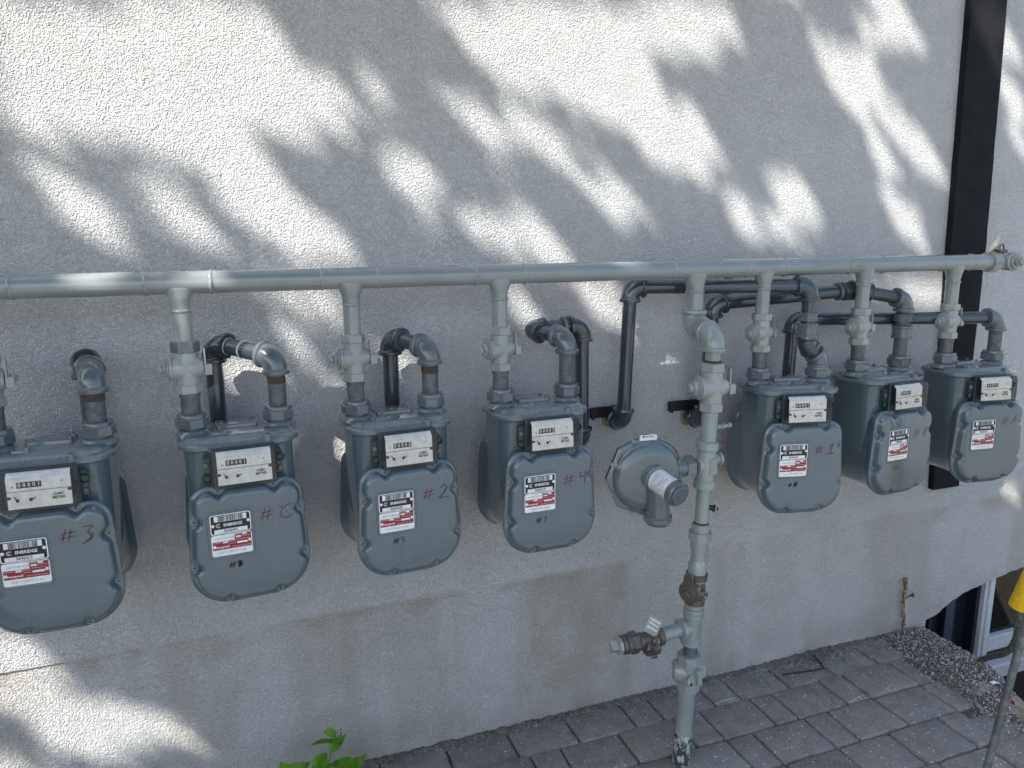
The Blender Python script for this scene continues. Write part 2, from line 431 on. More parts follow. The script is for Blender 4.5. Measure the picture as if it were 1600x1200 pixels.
def place_paver(x0, x1, yc, d, key=None):
    w = x1 - x0
    base = .118 if w < .17 else .238
    me = PM[(base, rnd.randrange(4))] if d > .17 else PM[('half', rnd.randrange(2))]
    bw = .118 if (d > .17 and w < .17) else .238
    o = bpy.data.objects.new('paver', me); COL.objects.link(o); o.parent = pav
    o.location = ((x0 + x1) / 2, yc, rnd.uniform(-.0045, .0025)); o.scale = (w / bw, 1, 1)
    o.rotation_euler = (R(rnd.uniform(-.8, .8)), R(rnd.uniform(-.6, .6)), R(rnd.uniform(-.7, .7)))
def row_edges(seed, xa, xb):
    r = random.Random(seed); xs = [xa]
    while xs[-1] < xb: xs.append(xs[-1] + (.12 if r.random() < .38 else .24))
    return xs
for k in range(0, 10):
    yc = -.090 - .003 if k == 0 else -.255 - .1835 * (k - 1)
    d = .155 if k == 0 else .178
    xmax = {0: 2.62, 1: 2.60, 2: 2.60, 3: 2.5}.get(k, 2.46)
    if k in ROWS:
        xs = ROWS[k]; left = []; x = xs[0]; r = random.Random(k)
        while x > -.4: x -= (.12 if r.random() < .35 else .24); left.append(x)
        xs = left[::-1] + xs
    else:
        xs = row_edges(100 + k, -.5 + .06 * (k % 3), xmax)
    for a, c in zip(xs[:-1], xs[1:]):
        if (a + c) / 2 > 2.62: continue
        place_paver(a + .001, c - .001, yc, d)
# tilted slab fragments beyond the courses, partly sunk in dirt
for (x, y, rz, sx) in ((2.60, -.66, 8, .8), (2.60, -.86, -5, .9), (2.66, -1.04, 4, .9), (2.64, -1.24, 0, 1)):
    o = bpy.data.objects.new('paver', PM[(.238, 1)]); COL.objects.link(o); o.parent = pav
    o.location = (x, y, -.006); o.rotation_euler = (R(1.2), R(2.2), R(rz)); o.scale = (sx, 1, 1)

# ---- stucco wall
wall = empty('stucco_wall', (0, 0, 0)); tag(wall, 'white rough stucco wall of the building with a black band down it', 'wall')
TOP = 6.2
b = MB()
xs = [-8, .7, 1.5, 12]; ly = [-.0055, -.0055, -.0004, -.0004]; LZ = .595
up = [(x, yy, LZ) for x, yy in zip(xs, ly)] + [(x, yy, TOP) for x, yy in zip(xs, ly)]
b.add(up, [(0, 1, 5, 4), (1, 2, 6, 5), (2, 3, 7, 6)])
b.add([(x, yy, LZ) for x, yy in zip(xs, ly)] + [(x, 0, LZ) for x in xs], [(0, 1, 5, 4), (1, 2, 6, 5), (2, 3, 7, 6)])
b.add([(-8, 0, TOP), (12, 0, TOP), (12, 8, TOP), (-8, 8, TOP), (-8, 0, -1), (12, 0, -1), (12, 8, -1), (-8, 8, -1)], [(0, 1, 2, 3), (1, 5, 6, 2), (2, 6, 7, 3), (3, 7, 4, 0)])
b.build('upper_stucco', 'stucco', wall, smooth=False)
# lower field with the ragged curved cut-out over the basement window
ctrl = [(2.962, -.10), (2.966, .028), (3.02, .040), (3.055, .052), (3.062, .066), (3.13, .098), (3.20, .124), (3.342, .154), (3.514, .183), (3.70, .200), (3.95, .212), (4.25, .214), (4.6, .20), (4.85, .17), (4.95, .1), (4.96, -.10)]
rnd = random.Random(5); cut = []
for (a, c) in zip(ctrl[:-1], ctrl[1:]):
    m = max(1, int(math.hypot(c[0] - a[0], c[1] - a[1]) / .02))
    for k in range(m):
        u = k / m; j = .0022 if a[1] > .02 else 0
        cut.append((a[0] + (c[0] - a[0]) * u + rnd.uniform(-j, j), a[1] + (c[1] - a[1]) * u + rnd.uniform(-j, j)))
cut.append(ctrl[-1])
b = MB()
cut = [(-8, -.1), (-2, -.1), (.5, -.1), (1.7, -.1)] + cut + [(7, -.1), (12, -.1)]
cut = [(max(x, cut[i - 1][0] + .0004) if i else x, z) for i, (x, z) in enumerate(cut)]
b.rings([[(x, 0, z), (x, 0, LZ)] for x, z in cut], None, False, False, False)
b.rings([[(x, 0, z), (x, .11, z)] for x, z in cut], None, False, False, False)
me = b.build('lower_stucco', 'stucco', wall, smooth=False)
# black band, a little proud of the stucco
rnd = random.Random(2)
b = MB(); rr = []
for k in range(81):
    u = k / 80; z = .70 + (TOP - .70) * u
    xl = 2.886 - .048 * min(1, (z - .70) / 1.07) - .03 * max(0, min(1, (z - 1.77))) ; xr = 3.046 - (.04 * max(0, min(1, z - 1.77)))
    xl += rnd.uniform(-.0015, .0015); xr += rnd.uniform(-.0015, .0015)
    rr.append([(xl, -.0006, z), (xl + .002, -.028, z), (xr, -.028, z), (xr + .002, -.0006, z)])
b.rings(rr); b.build('black_band', 'stucco_black', wall, smooth=False)
# basement window behind the cut-out
win = MB(); T = Matrix()
win.box(3.53, 3.60, .13, .19, -.415, .30, ch=.004)            # white mullion
win.box(3.55, 3.575, .118, .129, -.40, .29, ch=.002)
win.box(3.602, 4.85, .13, .19, -.355, -.27, ch=.004)            # sill rail
win.box(3.53, 4.9, .09, .19, -.50, -.418, ch=.006)
win.box(3.602, 4.85, .14, .19, .22, .30)
wf = win.build('window', 'frame_white', wall)
b = MB(); b.box(3.603, 4.85, .160, .165, -.268, .218); b.build('pane', 'window_glass', wf, smooth=False)
b = MB(); b.box(3.603, 4.85, .15, .168, -.416, -.357); b.build('rail_gap', 'frame_dark', wf, smooth=False)
b = MB()
b.box(2.97, 3.528, .20, .24, -.9, .30)
for x0, x1, yy in ((3.20, 3.215, .17), (3.235, 3.25, .175), (3.30, 3.37, .165), (3.39, 3.40, .18), (3.50, 3.526, .15)): b.box(x0, x1, yy, .199, -.9, .30, ch=.002)
b.build('dark_frame', 'frame_dark', wf)
b = MB(); b.box(3.302, 3.36, .158, .163, -.9, .30); b.box(3.217, 3.229, .176, .19, -.9, .3); b.build('frame_strip', 'frame_navy', wf)
b = MB(); b.box(3.53, 5.2, .10, .25, -.95, -.503); b.box(2.97, 3.528, .26, .3, -.95, .3); b.build('brick_base', 'brown_brick', wall, smooth=False)

# ---- grit, dirt and loose chips between the paving and the well
def chip(mb, x, y, z, s, rnd):
    vs = []
    base = [(1, 0, 0), (-1, 0, 0), (0, 1, 0), (0, -1, 0), (0, 0, 1), (0, 0, -1)]
    Mx = Euler((rnd.uniform(0, 6), rnd.uniform(0, 6), rnd.uniform(0, 6))).to_matrix()
    for p in base:
        q = Mx @ Vector((p[0] * s * rnd.uniform(.7, 1.3), p[1] * s * rnd.uniform(.6, 1.1), p[2] * s * rnd.uniform(.35, .7)))
        vs.append((x + q.x, y + q.y, z + q.z))
    mb.add(vs, [(0, 2, 4), (2, 1, 4), (1, 3, 4), (3, 0, 4), (2, 0, 5), (1, 2, 5), (3, 1, 5), (0, 3, 5)])
rnd = random.Random(21)
def gh(x, y):   # height of the gravel heap
    a = max(0, 1 - ((x - 2.79) / .17) ** 2) * max(0, min(1, (y + .62) / .12)) * max(0, min(1, (-y) / .05 + .4))
    return -.004 + .022 * a
b = MB(); N1, N2 = 14, 26
vs = [(2.60 + .36 * i / N1, -.005 - .66 * j / N2, gh(2.60 + .36 * i / N1, -.005 - .66 * j / N2) - .004 + rnd.uniform(-.002, .002)) for j in range(N2 + 1) for i in range(N1 + 1)]
def inside(x, y):
    lim = 2.95 if y > -.33 else 2.95 - (-.33 - y) * .55
    return x < lim
vs = [(min(x, (2.948 if y > -.33 else 2.945 - (-.33 - y) * .55)), y, z) for x, y, z in vs]
b.add(vs, [(j * (N1 + 1) + i, j * (N1 + 1) + i + 1, (j + 1) * (N1 + 1) + i + 1, (j + 1) * (N1 + 1) + i) for j in range(N2) for i in range(N1)])
o = b.build('dirt_bank', 'ground_soil'); tag(o, 'low bank of grey grit between the paving and the window well', kind='structure')
b = MB()
for k in range(5200):
    x = rnd.uniform(2.60, 2.95); y = -abs(rnd.uniform(0, .62)) - .004
    if not inside(x + .004, y): continue
    if x < 2.66 and y < -.06 and rnd.random() < .55 and y > -.55: continue
    chip(b, x, y, gh(x, y) + .001, rnd.uniform(.0018, .0050) * (1.5 if rnd.random() < .06 else 1), rnd)
for k in range(1500):      # more, looser chips round the sunk slabs on the right
    x = rnd.gauss(2.70, .06); y = rnd.uniform(-1.1, -.55)
    if x < 2.53 or not inside(x, max(y, -.7)): continue
    chip(b, x, y, -.004, rnd.uniform(.002, .006), rnd)
for k in range(3200):      # a narrow line of dirt chips along the foot of the wall
    x = rnd.uniform(.2, 2.65); y = -.004 - abs(rnd.gauss(0, .018)) 
    chip(b, x, y, rnd.uniform(-.004, .003), rnd.uniform(.0015, .0038), rnd)
for k in range(1100):
    x = rnd.gauss(2.25, .22); y = -abs(rnd.gauss(.035, .03)) - .004
    chip(b, x, y, .0015, rnd.uniform(.0015, .004), rnd)
o = b.build('gravel', 'stone_chip', smooth=False); tag(o, 'pale grey stone chips spilled beside the window well', 'gravel', kind='stuff')
# strip of soil that buries the inner edge of the first course
b = MB(); rr = []
for k in range(260):
    x = -.5 + 3.2 * k / 259; w = .018 + .016 * (math.sin(k * .37) * .5 + .5) + rnd.uniform(-.004, .004); 
    w += .045 * max(0, 1 - abs(x - 2.25) / .30) * rnd.uniform(.6, 1.1) + rnd.uniform(0, .012); h = .008 + rnd.uniform(-.003, .006) + .010 * max(0, 1 - abs(x - 2.3) / .35)
    rr.append([(x, -.002, h), (x, -w * .45, h * .8), (x, -w, -.004)])
b.rings(rr, cap0=False, cap1=False, closed=False)
o = b.build('dirt_edge', 'ground_soil'); tag(o, 'line of dirt along the foot of the wall', kind='structure')
b = MB(); rnd = random.Random(31); pts = []
for j in range(9):
    for i in range(9):
        u, v = i / 8 * 2 - 1, j / 8 * 2 - 1; rr_ = math.hypot(u, v)
        pts.append((2.755 + u * .085, -.47 + v * .06, .004 + .016 * max(0, 1 - rr_) + rnd.uniform(-.003, .003) - (.02 if rr_ > 1.05 else 0)))
b.add(pts, [(j * 9 + i, j * 9 + i + 1, (j + 1) * 9 + i + 1, (j + 1) * 9 + i) for j in range(8) for i in range(8)])
o = b.build('mortar_lump', 'mortar_patch'); tag(o, 'pale crumbled mortar lump between the gravel and the well kerb', 'mortar lump')

# ================================================================== PIPES
HZ = 1.734; HY = -.25
R2 = .0302; R1 = .0243
def fit_T(p): return Matrix.Translation(-Vector(p))
DROPS = [-.605, -.152, .289, .734, 1.706, 2.152, 2.600]
hd = empty('gas_header', (0, HY, HZ))
tag(hd, 'long light grey gas header pipe running across the whole wall', 'pipe')
b = MB(); b.T = Matrix()
b.tube([(-2.4 + .13 * k, 0, 0) for k in range(41)] , R2, 32)
# clip: last point at x = 2.8
b = MB(); b.tube([(-2.4, 0, 0), (0, 0, 0), (2.805, 0, 0)], R2, 36); b.build('main_pipe', 'header_paint', hd)
def weld(p, d, r, root, T=Matrix(), seed=0):
    rnd = random.Random(seed); b = MB(T)
    seg = 36; prof = [(-.0055, .0), (-.003, .0022), (0, .0032), (.003, .0022), (.0055, .0)]
    A = axis_T(p, d); rings = []
    jit = [rnd.uniform(.75, 1.35) for _ in range(seg)]; jz = [rnd.uniform(-.0012, .0012) for _ in range(seg)]
    for zz, dr in prof:
        rings.append([((r - .0004 + dr * jit[i]) * math.cos(2 * PI * i / seg), (r - .0004 + dr * jit[i]) * math.sin(2 * PI * i / seg), zz + jz[i]) for i in range(seg)])
    b.rings(rings, A, False, False); return b.build('weld_bead', 'header_paint', root, angle=80)
def tee(x, rd, root, zend, seed):
    for s in (-1, 1): weld((x + s * (.078 if rd < .027 else .088), 0, 0), (1, 0, 0), R2, root, seed=seed + s)
    b = MB(Matrix.Translation((x, 0, 0)))
    prof = []
    for k in range(13):
        u = k / 12 * PI / 2; prof.append((rd + .026 * (1 - math.sin(u)), -.012 - .055 * (1 - math.cos(u)) ** .85 - .004))
    N = 32; rings = []
    for r_, z_ in prof:
        ring = []
        for i in range(N):
            a = 2 * PI * i / N; cx, cy = math.cos(a) * r_, math.sin(a) * min(r_, R2 - .001 if z_ > -.03 else r_)
            cy = math.sin(a) * min(r_, max(rd, R2 * .985))
            zz = z_
            ring.append((cx, cy, zz))
        rings.append(ring)
    rings.insert(0, [(x_ * .9, y_ * .8, .002) for x_, y_, _ in rings[0]])
    b.rings(rings, None, False, False); b.build('tee', 'header_paint', root, angle=80)
    weld((x, 0, -.073), (0, 0, 1), rd, root, seed=seed + 9)
    b = MB(Matrix.Translation((x, 0, 0))); b.cyl(rd, zend, -.068, seg=28); return b.build('drop_pipe', 'header_paint', root)
for i, x in enumerate(DROPS): tee(x, R1, hd, -.160 if x != 2.6 else -.160, i * 20)
tee(1.427, .0300, hd, -.125, 300)
weld((-.56 - .47, 0, 0), (1, 0, 0), R2, hd, seed=77); 

# ---- the plug valves above the meters
def make_valve(scale=1.0):
    v = empty('shutoff_valve', (0, 0, 0))
    b = MB()
    for s in (-1, 1):
        b.hexp(.0345, .043, .068, Matrix.Rotation(PI if s < 0 else 0, 4, 'X'), .003)
        b.lathe([(.031, .0), (.030, .030), (.0295, .0435)], 24, Matrix.Rotation(PI if s < 0 else 0, 4, 'X'))
    L = axis_T((0, 0, 0), (-1, 0, 0)); Rr = axis_T((0, 0, 0), (1, 0, 0))
    b.lathe([(.030, .0), (.0335, .014), (.0325, .024), (.0305, .031), (.0305, .036)], 26, L)
    b.lathe([(.030, .0), (.033, .018), (.030, .028), (.025, .036), (.024, .040)], 26, Rr)
    b.build('valve_body', 'valve_paint', v, angle=35)
    b = MB(); b.lathe([(.0315, .0362), (.0335, .0375), (.0335, .0425), (.0315, .044)], 28, L); b.lathe([(.0265, .0442), (.0285, .045), (.0285, .048), (.0265, .049)], 26, L)
    b.build('washer', 'valve_paint', v)
    b = MB(); b.hexp(.0215, .0492, .0600, L, .002); b.lathe([(.0105, .0602), (.0120, .0615), (.0120, .0680), (.0095, .070)], 16, L)
    b.build('nut', 'valve_paint', v)
    b = MB(); b.lathe([(.014, .0402), (.014, .047), (.012, .049)], 20, Rr)
    b.box(.0495, .062, -.016, .016, -.008, .008, None, .002)
    b.build('stem_head', 'valve_paint', v)
    b = MB(); b.T = Matrix.Translation((.045, -.012, 0))
    b.box(-.002, .002, -.008, .008, -.022, .052, None, .0015); b.box(-.002, .016, -.0105, -.0075, -.020, .008, None, .001)
    b.build('locking_wing', 'valve_paint', v)
    b = MB(); b.lathe([(R1, -.125), (R1, -.0685)], 22); b.build('nipple', 'nipple_metal', v)
    b = MB(); b.lathe([(.0262, -.079), (.0262, -.0688)], 22); b.build('thread', 'nipple_metal', v)
    return v
vlabels = ['grey plug valve cut off by the left photo edge', 'grey plug valve with dark top hex above the second meter from the left',
           'grey plug valve above the third meter from the left, marked #2', 'grey plug valve above the fourth meter, just left of the double wall elbow',
           'grey plug valve above the fifth meter, first one right of the riser', 'grey plug valve above the sixth meter, in front of the long lateral pipes',
           'grey plug valve in front of the black band, below the sunlit drop']
valve0 = make_valve()
for i, x in enumerate(DROPS):
    v = valve0 if i == 0 else copy_tree(valve0)
    v.location = (x, HY, 1.508); v.rotation_euler = (0, 0, R((0, 4, 6, 10, 14, 10, 6)[i]))
    tag(v, vlabels[i], 'valve', 'plug valves above the gas meters')
    if i == 1:
        b = MB(); b.hexp(.0362, .0425, .0735, None, .003); b.build('dark_top_hex', 'pipe_paint_mid', v)

# ---- header end: valve with its nut towards the viewer, paper tag on it
ev = empty('end_valve', (2.84, HY, HZ)); tag(ev, 'grey valve closing the right end of the header pipe', 'valve')
b = MB(); b.hexp(.042, -.066, -.025, axis_T((0, 0, 0), (1, 0, 0)), .003, 8); b.lathe([(.034, -.026), (.032, 0), (.034, .03), (.036, .032), (.036, .05), (.033, .052)], 24, axis_T((0, 0, 0), (1, 0, 0)))
b.box(-.02, .05, -.03, .03, -.030, .034, None, .008); b.build('valve_body', 'valve_paint', ev)
A = axis_T((.028, -.024, .0), (-.12, -1, 0))
b = MB(); b.lathe([(.036, -.01), (.038, .012), (.036, .022), (.030, .026)], 28, A); b.lathe([(.027, .026), (.029, .028), (.029, .034), (.027, .036)], 26, A); b.build('washer', 'valve_paint', ev)
b = MB(); b.hexp(.021, .036, .047, A, .002); b.lathe([(.010, .047), (.012, .049), (.012, .056), (.009, .058)], 18, A); b.build('nut', 'valve_paint', ev)
b = MB(); b.box(-.03, .012, -.02, .004, .034, .048, None, .003); b.tube([(-.025, -.01, .05), (-.02, -.012, .064), (-.008, -.012, .068), (.0, -.01, .058), (.004, -.01, .046)], .003, 8)
b.build('lock_ring', 'rusty_iron', ev)
b = MB(); rr = []
P = [(-.085, -.012, .042), (-.078, -.006, .024), (-.018, .010, .075), (.0, .002, .070), (-.022, -.006, .128), (-.05, -.012, .088)]
pt = MB(); pt.add([(-.088, -.012, .040), (-.078, -.004, .022), (-.03, .004, .045), (-.004, .006, .060), (-.002, .004, .105), (-.018, .0, .124), (-.052, -.008, .082), (-.04, -.012, .062)],
                  [(0, 1, 2, 7), (7, 2, 3), (7, 3, 4), (6, 7, 4, 5), (0, 7, 6)])
o = pt.build('paper_tag', 'paper', None, angle=20); o.location = ev.location
md = o.modifiers.new('thickness', 'SOLIDIFY'); md.thickness = .0007
tag(o, 'crumpled cream paper tag tied on the end valve of the header', 'paper tag')

# ---- generic pipe run with elbows
def elbow(P, d1, d2, root, T, mat, r=R1, Rb=.040, collar=True):
    P = Vector(P); d1 = Vector(d1).normalized(); d2 = Vector(d2).normalized()
    pts, L = arc(P, d1, d2, Rb, 12)
    b = MB(T); rb = r * 1.34
    b.tube(pts, rb, 26)
    if collar:
        for q, d in ((Vector(pts[0]), -d1), (Vector(pts[-1]), d2)):
            b.lathe([(rb, -.002), (rb + .0015, .0), (rb + .0052, .002), (rb + .0056, .008), (rb + .004, .0125), (r + .001, .0135)], 26, axis_T(q, d))
    b.build('elbow', mat, root, angle=38)
    return L + .013
def run(name, pts, mat, labels, r=R1, Rb=.040, mats=None, **kw):
    p0 = Vector(pts[0]); root = empty(name, p0, **labels); T = fit_T(p0); pts = [Vector(p) for p in pts]
    cutb = [0] * len(pts)
    for i in range(1, len(pts) - 1):
        cutb[i] = elbow(pts[i], pts[i] - pts[i - 1], pts[i + 1] - pts[i], root, T, mats[1] if mats and i == 1 and isinstance(mats, tuple) else mat, r, Rb) - .004
    for i in range(len(pts) - 1):
        a, c = pts[i], pts[i + 1]; d = (c - a).normalized()
        a2 = a + d * cutb[i]; c2 = c - d * cutb[i + 1]
        m = (mats[0] if i == 0 and mats else mat)
        b = MB(T); b.tube([a2, (a2 + c2) / 2, c2], r, 24); b.build('pipe', m, root)
    return root, T
def ring_at(root, T, p, d, r, L, mat, name, hexa=False):
    b = MB(T); A = axis_T(p, d)
    if hexa: b.hexp(r, -L / 2, L / 2, A, .003)
    else: b.lathe([(r - .003, -L / 2), (r, -L / 2 + .002), (r, -L / 2 + .008), (r - .0025, -L / 2 + .010), (r - .0025, L / 2 - .010), (r, L / 2 - .008), (r, L / 2 - .002), (r - .003, L / 2)] if L > .024 else [(r - .001, -L / 2), (r, -L / 2 + .001), (r, L / 2 - .001), (r - .001, L / 2)], 26, A)
    return b.build(name, mat, root)

# ---- meter stations: inlet x, rotation
NUTZ = 1.365; CS = .113
MET = []
for i, x in enumerate(DROPS):
    rz = R((0, 5, 4, 1, -12, 4, -8)[i])
    cx = x + CS * math.cos(rz); cy = HY + CS * math.sin(rz)
    MET.append((cx, cy, rz, cx + CS * math.cos(rz), cy + CS * math.sin(rz)))
ZT = 1.384    # top of the union nuts
g = 'outlet pipes from the gas meters'
ox = [(m[3], m[4]) for m in MET]
outs = []
def outlet(i, pts, lab, **kw):
    x, y = ox[i]; r_, T_ = run('outlet_pipe', [(x, y, ZT - .01)] + pts, 'pipe_paint', dict(label=lab, cat='pipe', group=g), **kw)
    return r_, T_
mm = ('nipple_metal', 'pipe_paint_mid')
# 1
r_, T_ = outlet(0, [(ox[0][0], ox[0][1], 1.508), (-.420, -.085, 1.528), (-.420, -.078, .90), (-.420, .03, .90)], 'blue grey outlet pipe bending straight back to the wall at the far left', mats=mm)
ring_at(r_, T_, (ox[0][0], ox[0][1], 1.448), (0, 0, 1), R1 + .0012, .02, 'rust_thread', 'rust_ring')
# 2
r_, T_ = outlet(1, [(ox[1][0], ox[1][1], 1.520), (-.092, -.085, 1.552), (-.092, -.078, .98), (-.092, .03, .98)], 'dark outlet pipe with a sun patch coloured on beside its wall elbow', mats=mm)
a = Vector((ox[1][0], ox[1][1], 1.520)); c = Vector((-.092, -.085, 1.552)); d = (c - a).normalized()
ring_at(r_, T_, c - d * .085, d, R1 + .0008, .062, 'sunlit_white', 'sunlit_patch')  # sunlight on the pipe put in as a white sleeve
ring_at(r_, T_, (ox[1][0], ox[1][1], 1.457), (0, 0, 1), R1 + .0012, .02, 'rust_thread', 'rust_ring')
# 3
r_, T_ = outlet(2, [(ox[2][0], ox[2][1], 1.520), (.425, -.085, 1.543), (.425, -.078, .98), (.425, .03, .98)], 'dark outlet pipe behind the third meter, with a pale union ring at the wall elbow', mats=mm)
ring_at(r_, T_, (ox[2][0], ox[2][1], 1.457), (0, 0, 1), R1 + .0012, .02, 'rust_thread', 'rust_ring')
a = Vector((ox[2][0], ox[2][1], 1.520)); c = Vector((.425, -.085, 1.543)); d = (c - a).normalized()
ring_at(r_, T_, c - d * .058, d, .0335, .008, 'nipple_metal', 'union_ring')
# 4
r_, T_ = outlet(3, [(ox[3][0], ox[3][1], 1.530), (.875, -.085, 1.543), (1.092, -.080, 1.543), (1.096, -.080, 1.13), (1.096, .03, 1.13)], 'outlet pipe of the fourth meter doubling back along the wall and down again', mats=mm)
a = Vector((ox[3][0], ox[3][1], 1.530)); c = Vector((.875, -.085, 1.543)); d = (c - a).normalized()
ring_at(r_, T_, c - d * .062, d, .0335, .008, 'nipple_metal', 'union_ring')
ring_at(r_, T_, (1.02, -.083, 1.543), (1, 0, 0), .0345, .010, 'galvanised', 'union_ring')
# 5: S bend, couplings, long lateral behind the header
x5, y5 = ox[4]
x5t = x5 - .052
r_, T_ = run('outlet_pipe', [(x5, y5, ZT - .01), (x5, y5, 1.408), (x5t, y5 + .01, 1.462), (x5t, y5 + .01, 1.668), (1.262, -.108, 1.672), (1.248, -.100, 1.19), (1.248, .03, 1.19)], 'pipe_paint',
             dict(label='outlet pipe with an S bend whose long lateral hides behind the header to the left', cat='pipe', group=g), mats=('nipple_metal', 'pipe_paint_mid'))
ring_at(r_, T_, (x5t, y5 + .01, 1.512), (0, 0, 1), .0375, .05, 'pipe_paint_mid', 'coupling')
ring_at(r_, T_, (x5t, y5 + .01, 1.560), (0, 0, 1), .034, .03, 'pipe_paint_mid', 'coupling')
ring_at(r_, T_, (1.62, -.17, 1.6705), (x5t - 1.262, y5 + .118, 0), .0315, .02, 'pipe_paint', 'coupling')
# 6
x6, y6 = ox[5]
r_, T_ = run('outlet_pipe', [(x6, y6, ZT - .01), (x6, y6, 1.600), (2.16, -.205, 1.640), (1.606, -.105, 1.600), (1.585, -.100, 1.165), (1.585, .03, 1.165)], 'pipe_paint',
             dict(label='outlet pipe with stacked couplings and a lateral that kinks at a union', cat='pipe', group=g), mats=mm, Rb=.040)
ring_at(r_, T_, (x6, y6, 1.475), (0, 0, 1), .0375, .05, 'pipe_paint_mid', 'coupling')
ring_at(r_, T_, (x6, y6, 1.530), (0, 0, 1), .034, .03, 'nipple_metal', 'coupling')
ring_at(r_, T_, (x6, y6, 1.562), (0, 0, 1), .030, .012, 'rust_thread', 'rust_ring')
d = Vector((2.16 - 1.606, -.10, .04)).normalized(); q = Vector((2.16, -.205, 1.640))
ring_at(r_, T_, q - d * .045, d, .0385, .026, 'pipe_paint', 'union_nut', True)
ring_at(r_, T_, q - d * .068, d, .033, .014, 'nipple_metal', 'union_ring')
ring_at(r_, T_, q + Vector((x6 - 2.16, y6 + .205, -.04)).normalized() * .045, Vector((x6 - 2.16, y6 + .205, -.04)), .0365, .036, 'pipe_paint', 'coupling')
# 7
x7, y7 = ox[6]
r_, T_ = run('outlet_pipe', [(x7, y7, ZT - .01), (x7, y7, 1.515), (1.975, -.098, 1.527), (1.965, -.095, 1.12), (1.965, .03, 1.12)], 'pipe_paint',
             dict(label='outlet pipe of the last meter, crossing low behind three valves to the left', cat='pipe', group=g), mats=mm)
# ---- black steel brackets where two pipes enter the wall
for (x0, x1, zc, lab) in ((1.215, 1.215, 1.212, 'black steel bracket beside the left of the two wall entries by the regulator'), (1.545, 1.550, 1.208, 'black steel bracket half hidden behind the riser pipe')):
    b = MB(Matrix.Translation((-(x0 + x1) / 2, .012, -zc)))
    b.box(x0 - .055, x1 + .11, -.015, -.009, zc - .020, zc + .020, None, .002)
    b.box(x0 - .055, x0 - .050, -.040, -.0155, zc - .020, zc + .020, None, .001)
    o = b.build('pipe_bracket', 'black_steel'); o.location = ((x0 + x1) / 2, -.012, zc); tag(o, lab, 'bracket', 'pipe brackets on the wall')
    b = MB(); b.lathe([(.008, 0), (.008, .003), (.005, .005)], 10, axis_T(((x0 - .035) - (x0 + x1) / 2, -.0035, 0), (0, -1, 0))); b.build('screw', 'screw_dark', o)
# small wall sleeves / broken stucco round the entries
for x, z in ((1.248, 1.185), (1.585, 1.162)):
    b = MB(); b.lathe([(.037, 0), (.034, .005), (.026, .007)], 14, axis_T((x, -.001, z), (0, -1, 0))); o = b.build('caulk_collar', 'old_concrete', wall, angle=60)

# ================================================================== RISER
RX = lambda z: 1.352 + (1.412 - 1.352) * min(1, max(0, z) / 1.3)
RY = -.39
rp = Vector((1.352, RY, 0)); rs = empty('riser_pipe', rp); tag(rs, 'light grey gas riser standing on the paving with elbows at the header', 'pipe'); T = fit_T(rp)
def lean_T(z): return T @ axis_T((RX(z), RY, z), (.06, 0, 1.3))
# two elbows joining the drop to the riser
E1 = Vector((1.427, HY, 1.545)); E2 = Vector((1.414, RY, 1.530))
elbow(E1, (0, 0, -1), E2 - E1, rs, T, 'riser_paint', .029, .046)
elbow(E2, E2 - E1, (-.04, 0, -1), rs, T, 'riser_paint', .0265, .044)
b = MB(T); b.cyl(.030, E1.z + .03, 1.612, Matrix.Translation((1.427, HY, 0))); b.tube([E1 + (E2 - E1) * .25, E1 + (E2 - E1) * .7], .0285, 22); b.build('pipe', 'riser_paint', rs)
def seg(name, z0, z1, prof_or_r, mat='riser_paint', hexa=0):
    b = MB(lean_T((z0 + z1) / 2)); h = (z1 - z0) / 2
    if hexa: b.hexp(prof_or_r, -h, h, None, .003, hexa)
    elif isinstance(prof_or_r, (int, float)): b.cyl(prof_or_r, -h, h, None, 26, .0008)
    else: b.lathe([(r_, -h + u * 2 * h) for u, r_ in prof_or_r], 28)
    return b.build(name, mat, rs)
seg('pipe', 1.435, 1.495, .0255)
seg('thread', 1.440, 1.450, .0268, 'rust_thread')
seg('pipe', 1.165, 1.285, .0268)
seg('service_tee', 1.018, 1.182, [(0, .030), (.02, .0365), (.17, .0365), (.20, .031), (.5, .033), (.80, .031), (.83, .0375), (.98, .0375), (1, .031)])
b = MB(T); zc = 1.100; xc = RX(zc)
b.lathe([(.024, 0), (.026, .028), (.024, .036)], 22, axis_T((xc, RY, zc), (-1, 0, 0)))
b.lathe([(.020, 0), (.020, .045), (.024, .046), (.024, .058), (.019, .060)], 20, axis_T((xc, RY, zc + .012), (1, .15, 0)))
b.build('tee_branch', 'riser_paint', rs)
b = MB(T); b.box(-.0135, .0135, -.0015, .0012, -.026, .026, Matrix.Translation((xc + .006, RY - .0335, zc)), .001); b.build('cast_plate', 'riser_paint', rs)
text('cast_lettering', 'CONCO', .0130, 'nipple_metal', rs, T @ Matrix.Translation((xc + .006, RY - .0352, zc)) @ Matrix.Rotation(-PI / 2, 4, 'Y') @ FRONT) if False else None
b = MB(T)      # raised pad marks on the tee plate
for k in range(5): b.box(-.008, .008, -.0012, 0, -.022 + k * .0095, -.017 + k * .0095, Matrix.Translation((xc + .006, RY - .0352, zc)))
b.build('cast_marks', 'valve_paint', rs, smooth=False)
seg('pipe', .885, 1.02, .0232)
seg('thread', .893, .901, .0245, 'rust_thread')
seg('union', .800, .895, [(0, .026), (.02, .030), (.38, .030), (.40, .0375), (.62, .0375), (.64, .0300), (.97, .030), (1, .026)])
seg('union_nut', .838, .868, .0385, hexa=8)
seg('pipe', .765, .805, .0255)
seg('bull_plug', .690, .768, [(0, .028), (.02, .0335), (.12, .0335), (.14, .031), (.8, .031), (1, .024)])
